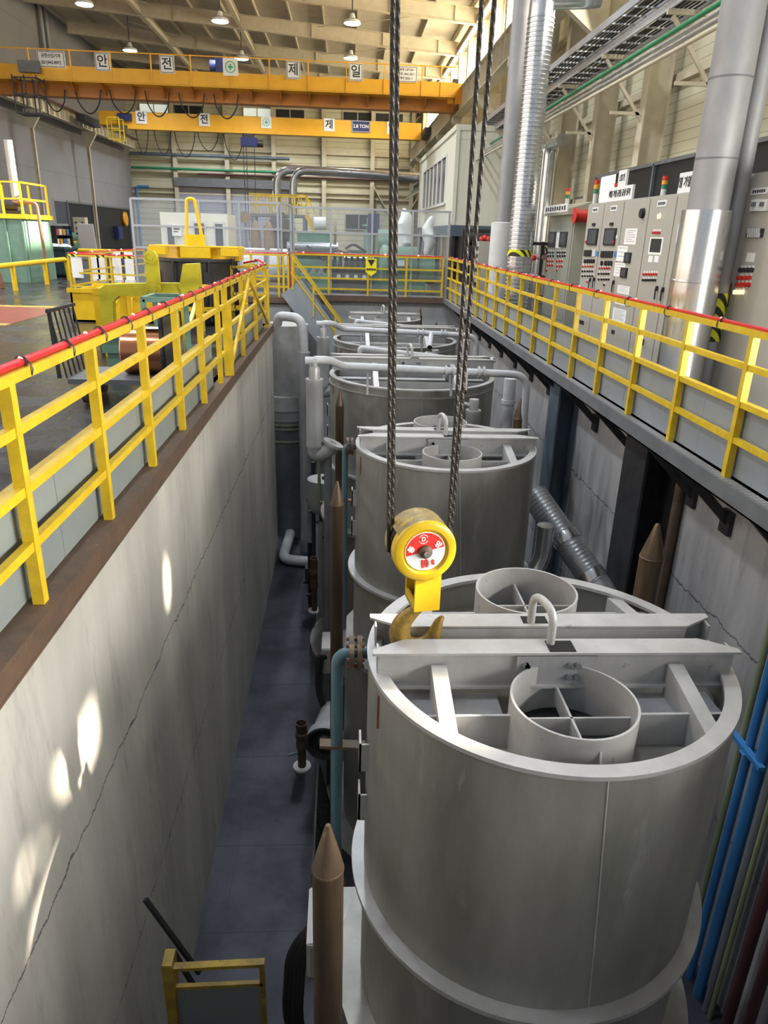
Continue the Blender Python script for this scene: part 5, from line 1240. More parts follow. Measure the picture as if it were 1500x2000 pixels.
# coil cart
cy0, cy1 = 7.95, 8.75; cx0, cx1 = at(132, 742, y=cy0).x, at(340, 735, y=8.0).x + .22
t = T('coil_cart', 'steel platform cart with barred ends carrying the copper coil', 'cart', ((cx0 + cx1) / 2, 8.3, 0))
MB().bb((cx0, cy0, .235), (cx1, cy1, .29)).build('platform', 'grey_steel', t)
b = MB()
for i in range(6): y = cy0 + .05 + i * (cy1 - cy0 - .1) / 5; b.bar((cx0 - .02, y, .29), (cx0 - .12, y, 1.0), .016, .016, (0, 1, 0))
b.bar((cx0 - .12, cy0, 1.0), (cx0 - .12, cy1, 1.0), .035, .035); b.bar((cx0 - .1, cy0 + .05, .29), (cx0 - .12, cy0 + .05, 1.02), .035, .035, (0, 1, 0)); b.build('end_gate', 'dark_steel', t)
g = MB(); xg = at(312, 640, y=8.5).x + .13
for i in range(7): y = cy0 + .02 + i * (cy1 - cy0) / 6.5; g.bar((xg, y, .29), (xg, y, .98), .05, .02, (1, 0, 0))
for z in (.5, .98): g.bar((xg, cy0, z), (xg, cy1, z), .04, .05)
g.bb((xg + .02, cy0 + .05, .3), (xg + .03, cy1 - .05, .95)); g.build('coil_stop', 'dark_steel', t)
for x in (cx0 + .15, cx1 - .15):
    for y in (cy0 + .12, cy1 - .12): MB().lathe([(0, -.03), (.1, -.03), (.1, .03), (0, .03)], (x, y, .105), 16, (1, 0, 0)).build('wheel', 'rust', t)
xa, xb = at(236, 690, y=8.4).x + .06, at(312, 690, y=8.4).x + .09
R_ = .255
t = T('copper_coil', 'shiny copper strip coil lying on the cart', 'coil', ((xa + xb) / 2, 8.38, .29))
b = MB().lathe([(.1, 0), (R_ - .015, 0), (R_, .015), (R_, xb - xa - .015), (R_ - .015, xb - xa), (.1, xb - xa)], (xa, 8.38, .29 + R_), 64, (1, 0, 0), closed=True); b.build('winding', 'copper', t)
MB().box(((xa + xb) / 2 + .1, 8.34, .29 + 2 * R_ + .004), (.2, .16, .008)).build('label', 'paper', t)
# mint stand
t = T('steel_stand', 'mint green steel stand behind the copper coil', 'stand', (-2.45, 10.0, 0))
xs0, xs1 = at(278, 574, y=9.6).x, at(342, 574, y=9.6).x
b = MB()
for x in (xs0, xs1):
    for y in (9.6, 10.2): b.bar((x, y, 0), (x, y, 1.0), .06, .06, (1, 0, 0))
b.build('leg', 'mint', t)
MB().bar((xs0, 9.6, 1.0), (xs1, 9.6, 1.0), .06, .06).bar((xs0, 10.2, 1.0), (xs1, 10.2, 1.0), .06, .06).bar((xs0, 9.6, 1.0), (xs0, 10.2, 1.0), .06, .06).bar((xs1, 9.6, 1.0), (xs1, 10.2, 1.0), .06, .06).bar((xs0, 9.6, .5), (xs1, 9.6, .5), .05, .05).build('top_frame', 'mint', t)
tag(MB().bb((-3.25, 10.0, .25), (-2.95, 10.3, .45)).bb((-3.3, 9.95, .45), (-2.9, 10.35, .48)).bb((-3.2, 10.05, 0), (-3.0, 10.25, .25)).build('step_stool', 'mint'), 'low mint green step stool beside the coil hook frame', 'stool')
# pot with lifting frame
px_, py_ = -3.02, 15.95
t = T('melting_pot', 'big black pot on the floor under the yellow lifting frame', 'pot', (px_, py_, 0))
MB().lathe([(0, .02), (.72, .02), (.78, .1), (.8, 1.22), (.84, 1.24), (.84, 1.3), (.78, 1.3), (.76, 1.2), (0, 1.2)], (px_, py_, 0), 48).build('shell', 'pot', t)
b = MB()
for a in range(4): an = a * pi / 2 + .4; b.box((px_ + cos(an) * .8, py_ + sin(an) * .8, .9), (.14, .14, .3))
b.build('trunnion', 'pot', t)
b = MB()
for x, y in ((-.35, -.78), (.35, -.78), (.8, -.1)): b.bar((px_ + x, py_ + y, .1), (px_ + x, py_ + y, 1.25), .06, .03, (1, 0, 0))
b.build('strap', 'dark_steel', t)
t = T('lifting_frame', 'yellow lifting frame with tall bail resting on the black pot', 'lifting frame', (px_, py_, 1.3))
b = MB()
for d in ((1, .35), (1, -.35)):
    dd = V((d[0], d[1], 0)).normalized(); b.ibeam(V((px_, py_, 1.4)) - dd * .95, V((px_, py_, 1.4)) + dd * .95, .18, .26, .02)
b.bb((px_ - .3, py_ - .28, 1.3), (px_ + .3, py_ + .28, 1.5)); b.bb((px_ - .9, py_ - .5, 1.36), (px_ - .55, py_ + .5, 1.5)); b.bb((px_ + .55, py_ - .5, 1.36), (px_ + .9, py_ + .5, 1.5))
b.build('spider', 'yellow_bright', t)
xb0, xb1 = at(360, 470, y=15.9).x, at(400, 470, y=15.9).x; zb = at(380, 458, y=15.9).z; zt_ = at(376, 388, y=15.9).z
MB().bb((xb0, py_ - .04, 1.48), (xb1, py_ + .02, zb)).build('bail_plate', 'yellow_bright', t)
MB().tube(rnd([(xb0 + .03, py_ - .01, 1.5), (xb0 + .09, py_ - .01, zt_), (xb1 - .17, py_ - .01, zt_), (xb1 - .03, py_ - .01, 1.5)], .14, 8), .035, 12).build('bail', 'yellow_bright', t)
for sx in (-.85, .8):
    b = MB()
    for i in range(14): b.lathe([(.03, -.012), (.045, 0), (.03, .012)], (px_ + sx, py_ - .55, 1.32 - i * .085), 10, (1, 0, 0) if i % 2 else (0, 1, 0))
    b.build('chain', 'dark_steel', t)
t = T('pot_cradle', 'yellow ring cradle around the foot of the black pot', 'cradle', (px_, py_ - .4, 0))
MB().ring((px_, py_, .35), .9, .98, -.04, .04, 48).build('ring', 'yellow_bright', t)
b = MB()
for a in range(6):
    an = a * pi / 3 + .2; b.bar((px_ + cos(an) * .95, py_ + sin(an) * .95, 0), (px_ + cos(an) * .95, py_ + sin(an) * .95, .85), .07, .07, (1, 0, 0))
b.build('stanchion', 'yellow_bright', t)
# yellow trough
t = T('steel_trough', 'bright yellow sheet steel trough behind the coil hook', 'trough', (-4.7, 16.2, 0))
b = MB().bb((-5.55, 15.5, .0), (-3.75, 15.54, .62)).bb((-5.55, 17.0, .0), (-3.75, 17.04, .62)).bb((-5.55, 15.5, 0), (-5.51, 17.04, .62)).bb((-3.79, 15.5, 0), (-3.75, 17.04, .62)).bb((-5.55, 15.5, 0), (-3.75, 17.04, .04)); b.build('body', 'yellow_bright', t)
MB().bb((-5.6, 15.46, .58), (-3.7, 15.52, .66)).bb((-5.6, 17.02, .58), (-3.7, 17.08, .66)).build('edge_rim', 'yellow_bright', t)
MB().tube(rnd([(-4.3, 15.48, .12), (-4.3, 15.42, .12), (-4.3, 15.42, .5), (-4.3, 15.48, .5)], .03, 3), .02, 8).build('grab_handle', 'yellow_bright', t)
# yellow fence
A = V((-8.4, 23.7, 0)); B = at(300, 507, z=.97); B.z = 0; Cc = at(297, 488, z=1.0); Cc.z = 0
Cc = V((-8.0, 31.0, 0))
for (p, q, lab) in ((A, B, 'yellow fence with hazard-taped red rope light, side toward the coil hook'), (A + V((0, .25, 0)), Cc, 'yellow fence side running away toward the dark doorways'), (Cc + V((.2, 0, 0)), V((-3.6, 31.2, 0)), 'yellow fence side just before the site office')):
    L = (q - p).length; n = max(2, int(L / 1.3))
    guard('floor_fence', lab, (p, q), 0, 1.0, (.1, .5), None, [p.lerp(q, i / n) for i in range(n + 1)], pw=.06)
    o = rope([p + V((0, 0, 1.05)), q + V((0, 0, 1.05))], 'red rope light on the ' + lab.replace('yellow ', '', 1).replace('hazard-taped red rope light, ', ''), .022, .9, 1.4, False, .035)
b = MB()
for s in (.1, .42, .75): p = A.lerp(B, s) + V((0, -.04, 1.0)); b.box(p, (.5, .012, .07))
tag(b.build('hazard_tape', 'hazard'), 'black and yellow tape strips on the top rail of the floor fence', 'tape')
for s, lab in ((.06, 'at the fence corner'), ):
    p = A.lerp(B, s); tag(MB().box(p + V((.1, -.06, .66)), (.33, .015, .62)).build('notice_sheet', 'paper'), 'white sheet hung on the floor fence ' + lab, 'notice')
for i, u in enumerate((185, 198, 228, 252)):
    p = at(u, 512, y=27.5); tag(MB().box((p.x, 27.5, .55), (.3, .04, .95)).box((p.x, 27.45, .04), (.3, .3, .08)).build('display_board', 'white'), 'white upright board inside the floor fence, %s from the corner' % ('first', 'second', 'third', 'fourth')[i], 'board', 'white boards inside the fence')
# bin, green tank, pipes at the picture's left edge
t = T('waste_bin', 'dark green covered bin with plastic sacks on top', 'bin', (-11.6, 29.6, 0))
MB().bb((-12.6, 29.0, .06), (-10.4, 30.4, 1.0)).build('body', 'cloth_green', t, bevel=.05)
MB().bb((-12.65, 28.95, .95), (-10.35, 30.45, 1.08)).build('cover', 'cloth_green', t, bevel=.04)
b = MB()
for i in range(5): b.sph((-12.3 + i * .42, 29.7 + .1 * (i % 2), 1.06), .26, 12, (1, 1, .5))
b.build('sacks', 'plastic_wrap', t)
b = MB()
for x in (-12.4, -10.6):
    for y in (29.2, 30.2): b.cyl((x - .04, y, .06), (x + .04, y, .06), .06, n=10)
b.build('wheel', 'rubber', t)
gx1 = -10.5
t = T('settling_tank', 'mint green box tank with yellow railed top', 'tank', (-11.6, 27.0, 0))
MB().bb((-12.8, 26.0, 0), (gx1, 28.2, 2.0)).build('body', 'mint', t)
b = MB()
for x in (-12.3, -11.7, -11.1, gx1 - .06): b.bar((x, 25.97, 0), (x, 25.97, 2.0), .06, .05, (1, 0, 0))
b.build('stiffener', 'mint', t)
MB().bb((-12.9, 25.9, 2.0), (gx1 + .1, 28.3, 2.14)).build('deck', 'yellow_bright', t)
b = MB()
for x in (-12.0, -11.1, gx1): b.bar((x, 26.0, 2.1), (x, 26.0, 3.1), .06, .06, (1, 0, 0)).bar((x, 28.2, 2.1), (x, 28.2, 3.1), .06, .06, (1, 0, 0))
for z in (2.6, 3.1): b.bar((-12.8, 26.0, z), (gx1, 26.0, z), .05, .05).bar((gx1, 26.0, z), (gx1, 28.2, z), .05, .05)
b.build('railing', 'yellow_bright', t)
MB().cyl((-11.2, 26.5, 2.4), (-10.8, 26.5, 2.4), .2).bb((-11.3, 26.3, 2.14), (-10.7, 26.7, 2.25)).build('pump', 'black', t)
b = MB().tube(rnd([(-11.0, 26.4, 2.5), (gx1 + .4, 26.2, 2.5), (gx1 + .5, 26.1, 0)], .15, 5), .05, 10); tag(b.build('feed_pipe', 'pipe_rust'), 'thin rusty pipe bending down beside the mint tank', 'pipe')
b = MB()
for r, x, y in ((.12, -10.7, 24.0), (.1, -10.4, 23.4)): b.tube(rnd([(x - 1.2, y, .75), (x - .1, y, .72), (x, y, 0)], .3, 6), r, 14)
b.tube([(-11.05, 24.6, 0), (-11.1, 24.6, 1.9)], .12, 14)
tag(b.build('supply_pipes', 'pipe_rust'), 'rust brown supply pipes at the foot of the mint tank', 'piping')
p = at(20, 300, y=27.2); 
pr = []
hv = p.z - 2.14 + .0
for i in range(int((at(12, 262, y=27.4).z - 2.14) / .2)): pr += [(.13, i * .2), (.14, i * .2 + .1)]
tag(MB().lathe(pr, (p.x - .1, 27.4, 2.14), 18).build('vent_duct', 'duct_grey'), 'pale spiral vent rising from the mint tank', 'duct')
# yellow tube rail
p0, p1 = at(0, 520, z=.72), at(128, 506, z=.72)
t = T('tube_barrier', 'thick yellow tube barrier in front of the mint tank', 'barrier', ((p0.x + p1.x) / 2, 25, 0))
e = V((p1.x, p1.y, .72)); s_ = V((p0.x, p0.y, .72))
MB().tube(rnd([s_ + (s_ - e) * .3, e, (e.x + .05, e.y, 0)], .2, 6), .075, 14).build('rail', 'yellow_bright', t)
for f in (.15, .62): q = s_.lerp(e, f); MB().cyl((q.x, q.y, 0), (q.x, q.y, .7), .07, n=14).build('post', 'yellow_bright', t)
p = at(72, 488, z=.85); MB().tube(rnd([(p.x, p.y + 1.5, 0), (p.x, p.y + 1.5, .85), (e.x, p.y + 1.5, .85), (e.x, p.y + 1.5, 0)], .15, 5), .07, 12).build('back_hoop', 'yellow_bright', t)
# things in the left-hand doorways
p = at(172, 480, x=-14.5)
tag(MB().box((p.x, p.y, 1.0), (.9, .08, 1.9), Mx.Rotation(radians(8), 3, 'X')).build('door_leaf', 'white'), 'loose white door leaf leaning by the dark doorway', 'door leaf')
p = at(158, 445, x=-15.5); t = T('panel_box', 'beige switch panel standing at the first dark doorway', 'control cabinet', (p.x, p.y, 0))
MB().bb((p.x - .35, p.y - .2, 0), (p.x + .35, p.y + .3, 2.3)).build('case', 'beige', t)
b = MB()
for i in range(3):
    for j in range(2): b.box((p.x - .18 + .36 * j, p.y - .21, 1.4 + .3 * i), (.1, .04, .1))
b.build('button', 'ink', t)
p = at(140, 470, x=-15.8); t = T('small_machine', 'green and yellow small machine inside the first doorway', 'machine', (p.x, p.y, 0))
MB().bb((p.x - .3, p.y - .5, 0), (p.x + .3, p.y + .5, .9)).build('base', 'machine_green', t); MB().cyl((p.x, p.y - .4, 1.2), (p.x, p.y + .4, 1.2), .25).build('motor', 'machine_green', t); MB().bb((p.x - .2, p.y - .2, .9), (p.x + .2, p.y + .2, 1.0)).build('guard', 'yellow_bright', t)
p = at(245, 428, x=XL + .14); t = T('hose_reel', 'orange hose reel on the wall inside the second doorway', 'hose reel', (p.x, p.y, p.z))
MB().lathe([(0, -.1), (.5, -.1), (.55, 0), (.5, .1), (0, .1)], p, 24, (1, 0, 0)).build('reel', 'orange', t)
p = at(232, 455, x=XL + .2); tag(MB().box(p, (.3, 1.2, .9)).box(p + V((.16, 0, 0)), (.04, .9, .6)).build('wall_box', 'navy'), 'dark blue box on the wall below the hose reel', 'box')
p = at(120, 468, x=-15.6); t = T('stock_shelf', 'shelf of small coloured boxes beside the first doorway', 'shelf', (p.x, p.y, 0))
MB().bb((p.x - .3, p.y - 1.2, 0), (p.x - .25, p.y + 1.2, 1.8)).bb((p.x - .3, p.y - 1.2, .8), (p.x + .2, p.y + 1.2, .84)).bb((p.x - .3, p.y - 1.2, 1.3), (p.x + .2, p.y + 1.2, 1.34)).bb((p.x - .3, p.y - 1.2, 0), (p.x + .2, p.y - 1.15, 1.8)).bb((p.x - .3, p.y + 1.15, 0), (p.x + .2, p.y + 1.2, 1.8)).build('frame', 'dark_steel', t)
cols = ('white', 'orange', 'blue', 'off_white', 'red')
for i in range(8):
    z = .84 if i < 4 else 1.34; y = p.y - .95 + .55 * (i % 4); o = tag(MB().bb((p.x - .2, y - .18, z), (p.x + .15, y + .2, z + .3)).build('storage_box', cols[i % 5]), '%s box on the shelf beside the first doorway, %s shelf' % (('white', 'orange', 'blue', 'pale grey', 'red')[i % 5], 'lower' if i < 4 else 'upper'), 'box', 'small boxes on the shelf')
b = MB(); p = at(258, 400, x=XL + .5)
q = at(290, 365, y=YF - 1); b.tube(rnd([(q.x, YF - .8, q.z), (p.x, YF - .8, q.z), (p.x, YF - .8, 0)], .3, 4), .12, 10)
tag(b.build('blue_pipe', 'blue'), 'blue pipe bending down at the corner of the far wall', 'pipe')
b = MB(); z = at(500, 308, y=YF - .6).z; b.cyl((-17.3, YF - .6, z), (-4.5, YF - .6, z), .12, n=10); tag(b.build('air_pipe', 'blue_grey_steel'), 'blue-grey pipe along the far wall above the roller shutter', 'pipe')
b = MB(); z = at(500, 335, y=YF - .6).z; b.cyl((-17.3, YF - .6, z), (6, YF - .6, z), .09, n=10); tag(b.build('air_pipe', 'green'), 'thin green pipe along the far wall just above the shutter box', 'pipe')
b = MB(); z = at(500, 343, y=YF - .6).z; b.cyl((-12, YF - .6, z), (6, YF - .6, z), .07, n=10); tag(b.build('air_pipe', 'pipe_red'), 'thin dark red pipe along the far wall beneath the green one', 'pipe')
# ---------------------------------------------------------------- behind the clear screens
y = 33.0
def X(u, yy=y): return at(u, 470, y=yy).x
def Z_(v, yy=y, u=600): return at(u, v, y=yy).z
t = T('site_office', 'pale panel cubicle with two windows behind the black pot', 'cubicle', ((X(316) + X(446)) / 2, y + 1, 0))
zt2 = Z_(416, u=380)
MB().bb((X(316), y, 0), (X(446), y + 2.5, zt2)).build('body', 'office', t)
for u0, u1, v1 in ((325, 345, 440), (378, 404, 432), (418, 440, 432)):
    w = MB().bb((X(u0), y - .04, Z_(478, u=380) if u0 == 378 else .9), (X(u1), y, Z_(v1, u=380))).build('window', 'off_white', t); MB().bb((X(u0) + .08, y - .05, 1.0), (X(u1) - .08, y - .04, Z_(v1, u=380) - .08)).build('pane', 'screen_dark', w)
nt_ = MB().bb((X(338), y - .06, 1.55), (X(356), y - .02, 2.0)).build('notice', 'paper', t); MB().bb((X(341), y - .065, 1.8), (X(353), y - .06, 1.86)).bb((X(341), y - .065, 1.7), (X(350), y - .06, 1.74)).build('print', 'ink', nt_)
t = T('extinguisher_box', 'red cabinet at the foot of the pale panel cubicle', 'box', (X(308, 31.5), 31.5, 0))
MB().bb((X(300, 31.5), 31.3, 0), (X(318, 31.5), 31.8, 1.0)).build('case', 'red', t); MB().bb((X(302, 31.5), 31.28, .3), (X(316, 31.5), 31.3, .9)).build('door', 'red', t)
# platform with yellow rails over the mill
t = T('mill_platform', 'railed grey platform with yellow stair over the green mill', 'platform', (-2.3, 38, 0))
yy = 38.0; x0, x1 = at(488, 420, y=yy).x, at(598, 420, y=yy).x; zd = at(540, 418, y=yy).z; zr = at(540, 380, y=yy).z
MB().bb((x0, yy, zd - .12), (x1, yy + 2.0, zd)).build('deck', 'grey_steel', t)
b = MB()
for i in range(9): x = x0 + (x1 - x0) * i / 8; b.bar((x, yy, zd), (x, yy, zr), .05, .05, (1, 0, 0)).bar((x, yy + 2, zd), (x, yy + 2, zr), .05, .05, (1, 0, 0))
for z in ((zd + zr) / 2, zr): b.bar((x0, yy, z), (x1, yy, z), .05, .05).bar((x0, yy + 2, z), (x1, yy + 2, z), .05, .05)
b.build('railing', 'yellow', t)
b = MB(); xe = at(655, 460, y=yy).x
for dy in (0, .8): b.bar((x1, yy + dy, zd), (xe, yy + dy, .1), .05, .2).bar((x1, yy + dy, zr), (xe, yy + dy, 1.0), .05, .05)
for i in range(9): f = i / 9; b.bar((x1 + (xe - x1) * f, yy + dy / 2, zd * (1 - f) + .1), (x1 + (xe - x1) * f + .2, yy + dy / 2, zd * (1 - f) + .1), .8, .03)
b.build('stair_flight', 'yellow', t)
for x in (x0 + .1, x1 - .1):
    for dy in (.1, 1.9): MB().bar((x, yy + dy, 0), (x, yy + dy, zd - .12), .14, .14, (1, 0, 0)).build('leg', 'grey_steel', t)
b = MB(); hx = at(545, 430, y=41.9).x
b.lathe([(.85, 0), (.85, .15), (.3, .75), (.3, .9)], (hx, 41.9, 1.9), 4); b.bb((hx - .6, 41.3, 0), (hx + .6, 42.5, .9)).bb((hx - .5, 41.4, .9), (hx + .5, 42.4, 1.9))
tag(b.build('fume_hood', 'grey_steel'), 'grey fume hood box under the first bent duct', 'hood')
# the green rolling mill line, machine by machine
def mach(name, label, parts, cat='machine', loc=None, group='green machines behind the clear screen'):
    t = T(name, label, cat, loc, group)
    for nm, mt, mb in parts: mb.build(nm, mt, t)
    return t
def ub(u0, v0, u1, v1, yy, d): a, b_ = at(u0, v0, y=yy), at(u1, v1, y=yy); return MB().bb((a.x, yy, max(0, b_.z)), (b_.x, yy + d, a.z))
yy = 27.5
a = at(600, 520, y=yy)
mach('mill_stand', 'green mill stand with yellow flywheel behind the clear screen', [
    ('base', 'machine_green', ub(572, 505, 668, 576, yy, 2.2)), ('housing', 'machine_green', ub(580, 452, 642, 505, yy + .4, 1.4)),
    ('roll', 'zinc', MB().cyl((at(560, 482, y=yy).x, yy + .2, at(600, 482, y=yy).z), (at(660, 482, y=yy).x, yy + .2, at(600, 482, y=yy).z), .16)),
    ('gear_case', 'off_white', MB().cyl((at(612, 436, y=yy).x, yy + .7, at(612, 436, y=yy).z), (at(636, 436, y=yy).x, yy + .7, at(636, 436, y=yy).z), .22)),
    ('flywheel', 'tan', MB().cyl((at(652, 452, y=yy).x, yy + .5, at(652, 455, y=yy).z), (at(657, 452, y=yy).x, yy + .5, at(652, 455, y=yy).z), .5)),
    ('pipework', 'black', MB().tube(rnd([(a.x, yy - .1, a.z + .7), (a.x + .6, yy - .1, a.z + .2), (a.x + 1.0, yy - .1, a.z + .6), (a.x + 1.8, yy - .1, a.z + .4)], .2, 5), .04, 8))], loc=(a.x, yy, 0))
a = at(690, 540, y=28.5)
mach('gear_box', 'low green gear box with black hoses in the middle of the screen', [
    ('case', 'machine_green', ub(675, 505, 720, 570, 30.0, 1.2)), ('cover', 'machine_green', ub(678, 488, 714, 505, 30.1, 1.0)),
    ('shaft', 'zinc', MB().cyl((at(672, 510, y=29.9).x, 29.9, .95), (at(730, 510, y=29.9).x, 29.9, .95), .09)),
    ('hose', 'black', MB().tube(rnd([(a.x - .3, 29.9, 1.3), (a.x, 29.8, 1.5), (a.x + .5, 29.9, 1.2)], .2, 5), .05, 8))], loc=(a.x, 30, 0))
a = at(722, 450, y=33)
mach('valve_tower', 'tall mint valve tower behind the low gear box', [('column', 'mint', MB().cyl((a.x, 33, 0), (a.x, 33, 2.0), .25)), ('head', 'mint', MB().cyl((a.x, 33, 2.0), (a.x, 33, 2.5), .14).ring((a.x, 33, 2.2), .1, .32, -.04, .04))], loc=(a.x, 33, 0))
a = at(790, 530, y=27.0)
mach('main_motor', 'big rounded mint motor at the cabin end of the screen', [
    ('body', 'machine_green', MB().cyl((at(752, 530, y=27).x, 27.6, .85), (at(815, 530, y=27).x, 27.6, .85), .62, n=32)), ('bed', 'machine_green', ub(745, 548, 830, 577, 27, 1.4)),
    ('end_bell', 'mint', MB().lathe([(0, 0), (.5, 0), (.66, .1), (.66, .25)], (at(742, 530, y=27).x, 27.6, .85), 32, (1, 0, 0))), ('terminal_box', 'off_white', ub(768, 508, 790, 520, 26.85, .2)),
    ('frame', 'machine_green', MB().cyl((at(818, 530, y=27).x, 27.6, .7), (at(850, 530, y=27).x, 27.6, .7), .5, n=28))], loc=(a.x, 27.6, 0))
a = at(745, 470, y=30)
mach('winder', 'mint winder wheel standing above the big motor', [('wheel', 'mint', MB().cyl((a.x - .15, 30, 1.5), (a.x + .25, 30, 1.5), .55, n=28)), ('pedestal', 'machine_green', MB().bb((a.x - .3, 29.7, 0), (a.x + .4, 30.4, 1.1))), ('motor', 'navy', MB().bb((a.x - .55, 29.9, 1.9), (a.x - .1, 30.3, 2.6)))], loc=(a.x, 30, 0))
for (u, v), lab, s in (((790, 445), 'white plastic sheeting draped over a rack, nearer the wire ropes', 1), ((838, 450), 'white plastic sheeting bunched beside the pale cabin', .8)):
    p = at(u, v, y=29.5); b = MB(); k0 = len(b.v)
    b.sph((p.x, 29.5, p.z - .2), .6 * s, 16, (.5, .5, 1.5)); b.move(k0, lambda q: (q.x + .07 * sin(q.z * 7 + q.y * 5), q.y + .06 * sin(q.z * 9 + q.x * 4), q.z))
    b.bar((p.x, 29.6, 0), (p.x, 29.6, p.z), .06, .06, (1, 0, 0)); tag(b.build('plastic_sheeting', 'paper'), lab, 'sheeting')
p = at(552, 510, y=24.8)
for i, (u, w) in enumerate(((496, .8), (546, .6))):
    p = at(u, 520, y=26.5); t = T('strip_coil', 'pale strip coil wrapped in film, %s' % ('nearer the black pot' if i == 0 else 'nearer the stair head'), 'coil', (p.x, 26.5, 0), 'wrapped coils behind the screen')
    MB().lathe([(.25, 0), (.55, 0), (.55, w), (.25, w)], (p.x - w / 2, 26.5, .75), 32, (1, 0, 0), closed=True).build('winding', 'plastic_wrap', t); MB().bb((p.x - .5, 26.1, 0), (p.x + .5, 26.9, .2)).build('skid', 'tan', t)
p = at(492, 450, y=31); t = T('pulley_stand', 'control desk with round tan pulley behind the clear screen', 'machine', (p.x, 31, 0))
MB().bb((p.x - .1, 30.6, 0), (p.x + .7, 31.2, 1.1)).build('desk', 'cabinet', t); MB().lathe([(0, 0), (.22, 0), (.22, .1), (0, .1)], (p.x - .25, 31, Z_(425, 31, 490)), 24, (0, 1, 0)).build('pulley', 'tan', t); MB().bar((p.x - .25, 31.1, 0), (p.x - .25, 31.1, Z_(425, 31, 490)), .1, .1, (1, 0, 0)).build('post', 'grey_steel', t)
for u, lab in ((500, 'nearer the control desk'), (525, 'nearer the stair head')):
    p = at(u, 470, y=34.5); b = MB(); b.sph((p.x, 34.5, 1.3), .3, 14, (.8, .7, 3.4)); tag(b.build('hanging_cover', 'tan'), 'tan canvas cover hanging over plant, ' + lab, 'cover')

# small fittings along the mill line
a = at(640, 515, y=27.2)
t = T('hydraulic_rack', 'dark rack of hoses and valves before the mill stand', 'machine', (a.x + .6, 26.6, 0), 'green machines behind the clear screen')
MB().bb((a.x - .1, 26.4, 0), (a.x + 1.5, 26.7, .75)).build('body', 'pot', t)
b = MB()
for i in range(7): x = a.x + .2 * i; b.tube(rnd([(x, 26.5, .7), (x + .05, 26.4, 1.15), (x + .25, 26.6, 1.2), (x + .3, 26.7, .75)], .12, 5), .035, 7)
b.build('hoses', 'black', t)
for i in range(5): MB().cyl((a.x + .1 + .3 * i, 26.38, .45), (a.x + .1 + .3 * i, 26.36, .45), .07).build('gauge', 'off_white', t)
a = at(835, 470, y=31)
t = T('ladder_rack', 'grey leaning rack of bars under the cabin corner', 'rack', (a.x, 31, 0))
b = MB()
for i in range(5): b.bar((a.x - .5 + .16 * i, 30.6, 0), (a.x - .3 + .16 * i, 31.2, 2.0), .05, .05)
b.build('bars', 'grey_steel', t); MB().bar((a.x - .6, 31.2, 1.9), (a.x + .6, 31.2, 1.9), .06, .06).bar((a.x + .5, 31.2, 0), (a.x + .5, 31.2, 1.9), .06, .06, (1, 0, 0)).build('frame', 'grey_steel', t)
a = at(590, 540, y=25.6)
t = T('guide_table', 'silver roller table low behind the stair head', 'machine', (a.x, 25.8, 0), 'green machines behind the clear screen')
MB().bb((a.x - .5, 25.4, .0), (a.x + 1.0, 26.2, .55)).build('bed', 'machine_green', t)
b = MB()
for i in range(6): b.cyl((a.x - .4 + .26 * i, 25.4, .64), (a.x - .4 + .26 * i, 26.2, .64), .08, n=12)
b.build('rollers', 'zinc', t)
# ---------------------------------------------------------------- crane hook block on four wire ropes
HY = 3.31; fc = at(830, 1079, y=3.205); hx, hz = fc.x, fc.z
R0 = .162
hx -= .014
t = T('hook_block', 'yellow ten-ton hook block with forged hook hanging over the foremost furnace', 'hook block', (hx, HY, hz - .55))
yf, yb = 3.205, 3.415; yl = yb - yf
AX = (0, 1, 0)
t.rotation_euler.z = radians(10)
# two dished cheeks
for nm, s, y in (('front_cheek', 1, yf), ('rear_cheek', -1, yb)):
    pr = [(0, .012), (.104, .012), (.108, .016), (.112, .012), (.12, 0), (.15, 0), (R0 - .003, .006), (R0, .014), (R0, .02), (R0 - .01, .02), (0, .02)]
    MB().lathe([(r, z * s) for r, z in pr], (hx, y, hz), 72, AX).build(nm, 'hook_yellow' if s > 0 else 'hook_worn', t)
# worn rope cover over the sheave, open on the two rope sides
def arc_cover(d0, d1, y0=yf + .02, y1=yb - .02):
    # angle in x-z plane measured from +x
    vs = MB(); n = 24; prof = []
    for i in range(n + 1):
        a = radians(d0 + (d1 - d0) * i / n); prof.append((cos(a), sin(a)))
    q = []
    for c, s in prof: q += [(hx + c * R0, y0, hz + s * R0), (hx + c * R0, y1, hz + s * R0), (hx + c * (R0 - .008), y1, hz + s * (R0 - .008)), (hx + c * (R0 - .008), y0, hz + s * (R0 - .008))]
    fs = []
    for i in range(n):
        for j in range(4): k = (j + 1) % 4; fs.append((i * 4 + j, i * 4 + k, i * 4 + 4 + k, i * 4 + 4 + j))
    fs.append((0, 1, 2, 3)); fs.append(tuple(n * 4 + j for j in (3, 2, 1, 0)))
    vs._add(q, fs); return vs
arc_cover(30, 147).build('rope_cover', 'hook_worn', t); arc_cover(212, 338).build('rope_cover', 'hook_yellow', t)
for y0, y1, m_ in ((yf + .02, yf + .06, 'hook_yellow'), (yb - .06, yb - .02, 'hook_worn')):
    arc_cover(147, 212, y0, y1).build('rope_cover', m_, t); arc_cover(-22, 30, y0, y1).build('rope_cover', m_, t)
sh = MB()
for yy in (HY - .03, HY + .03): sh.lathe([(.03, -.018), (.135, -.02), (.152, -.026), (.152, -.022), (.136, 0), (.152, .022), (.152, .026), (.135, .02), (.03, .018)], (hx, yy, hz), 48, AX, closed=True)
sh.build('sheave', 'dark_steel', t)
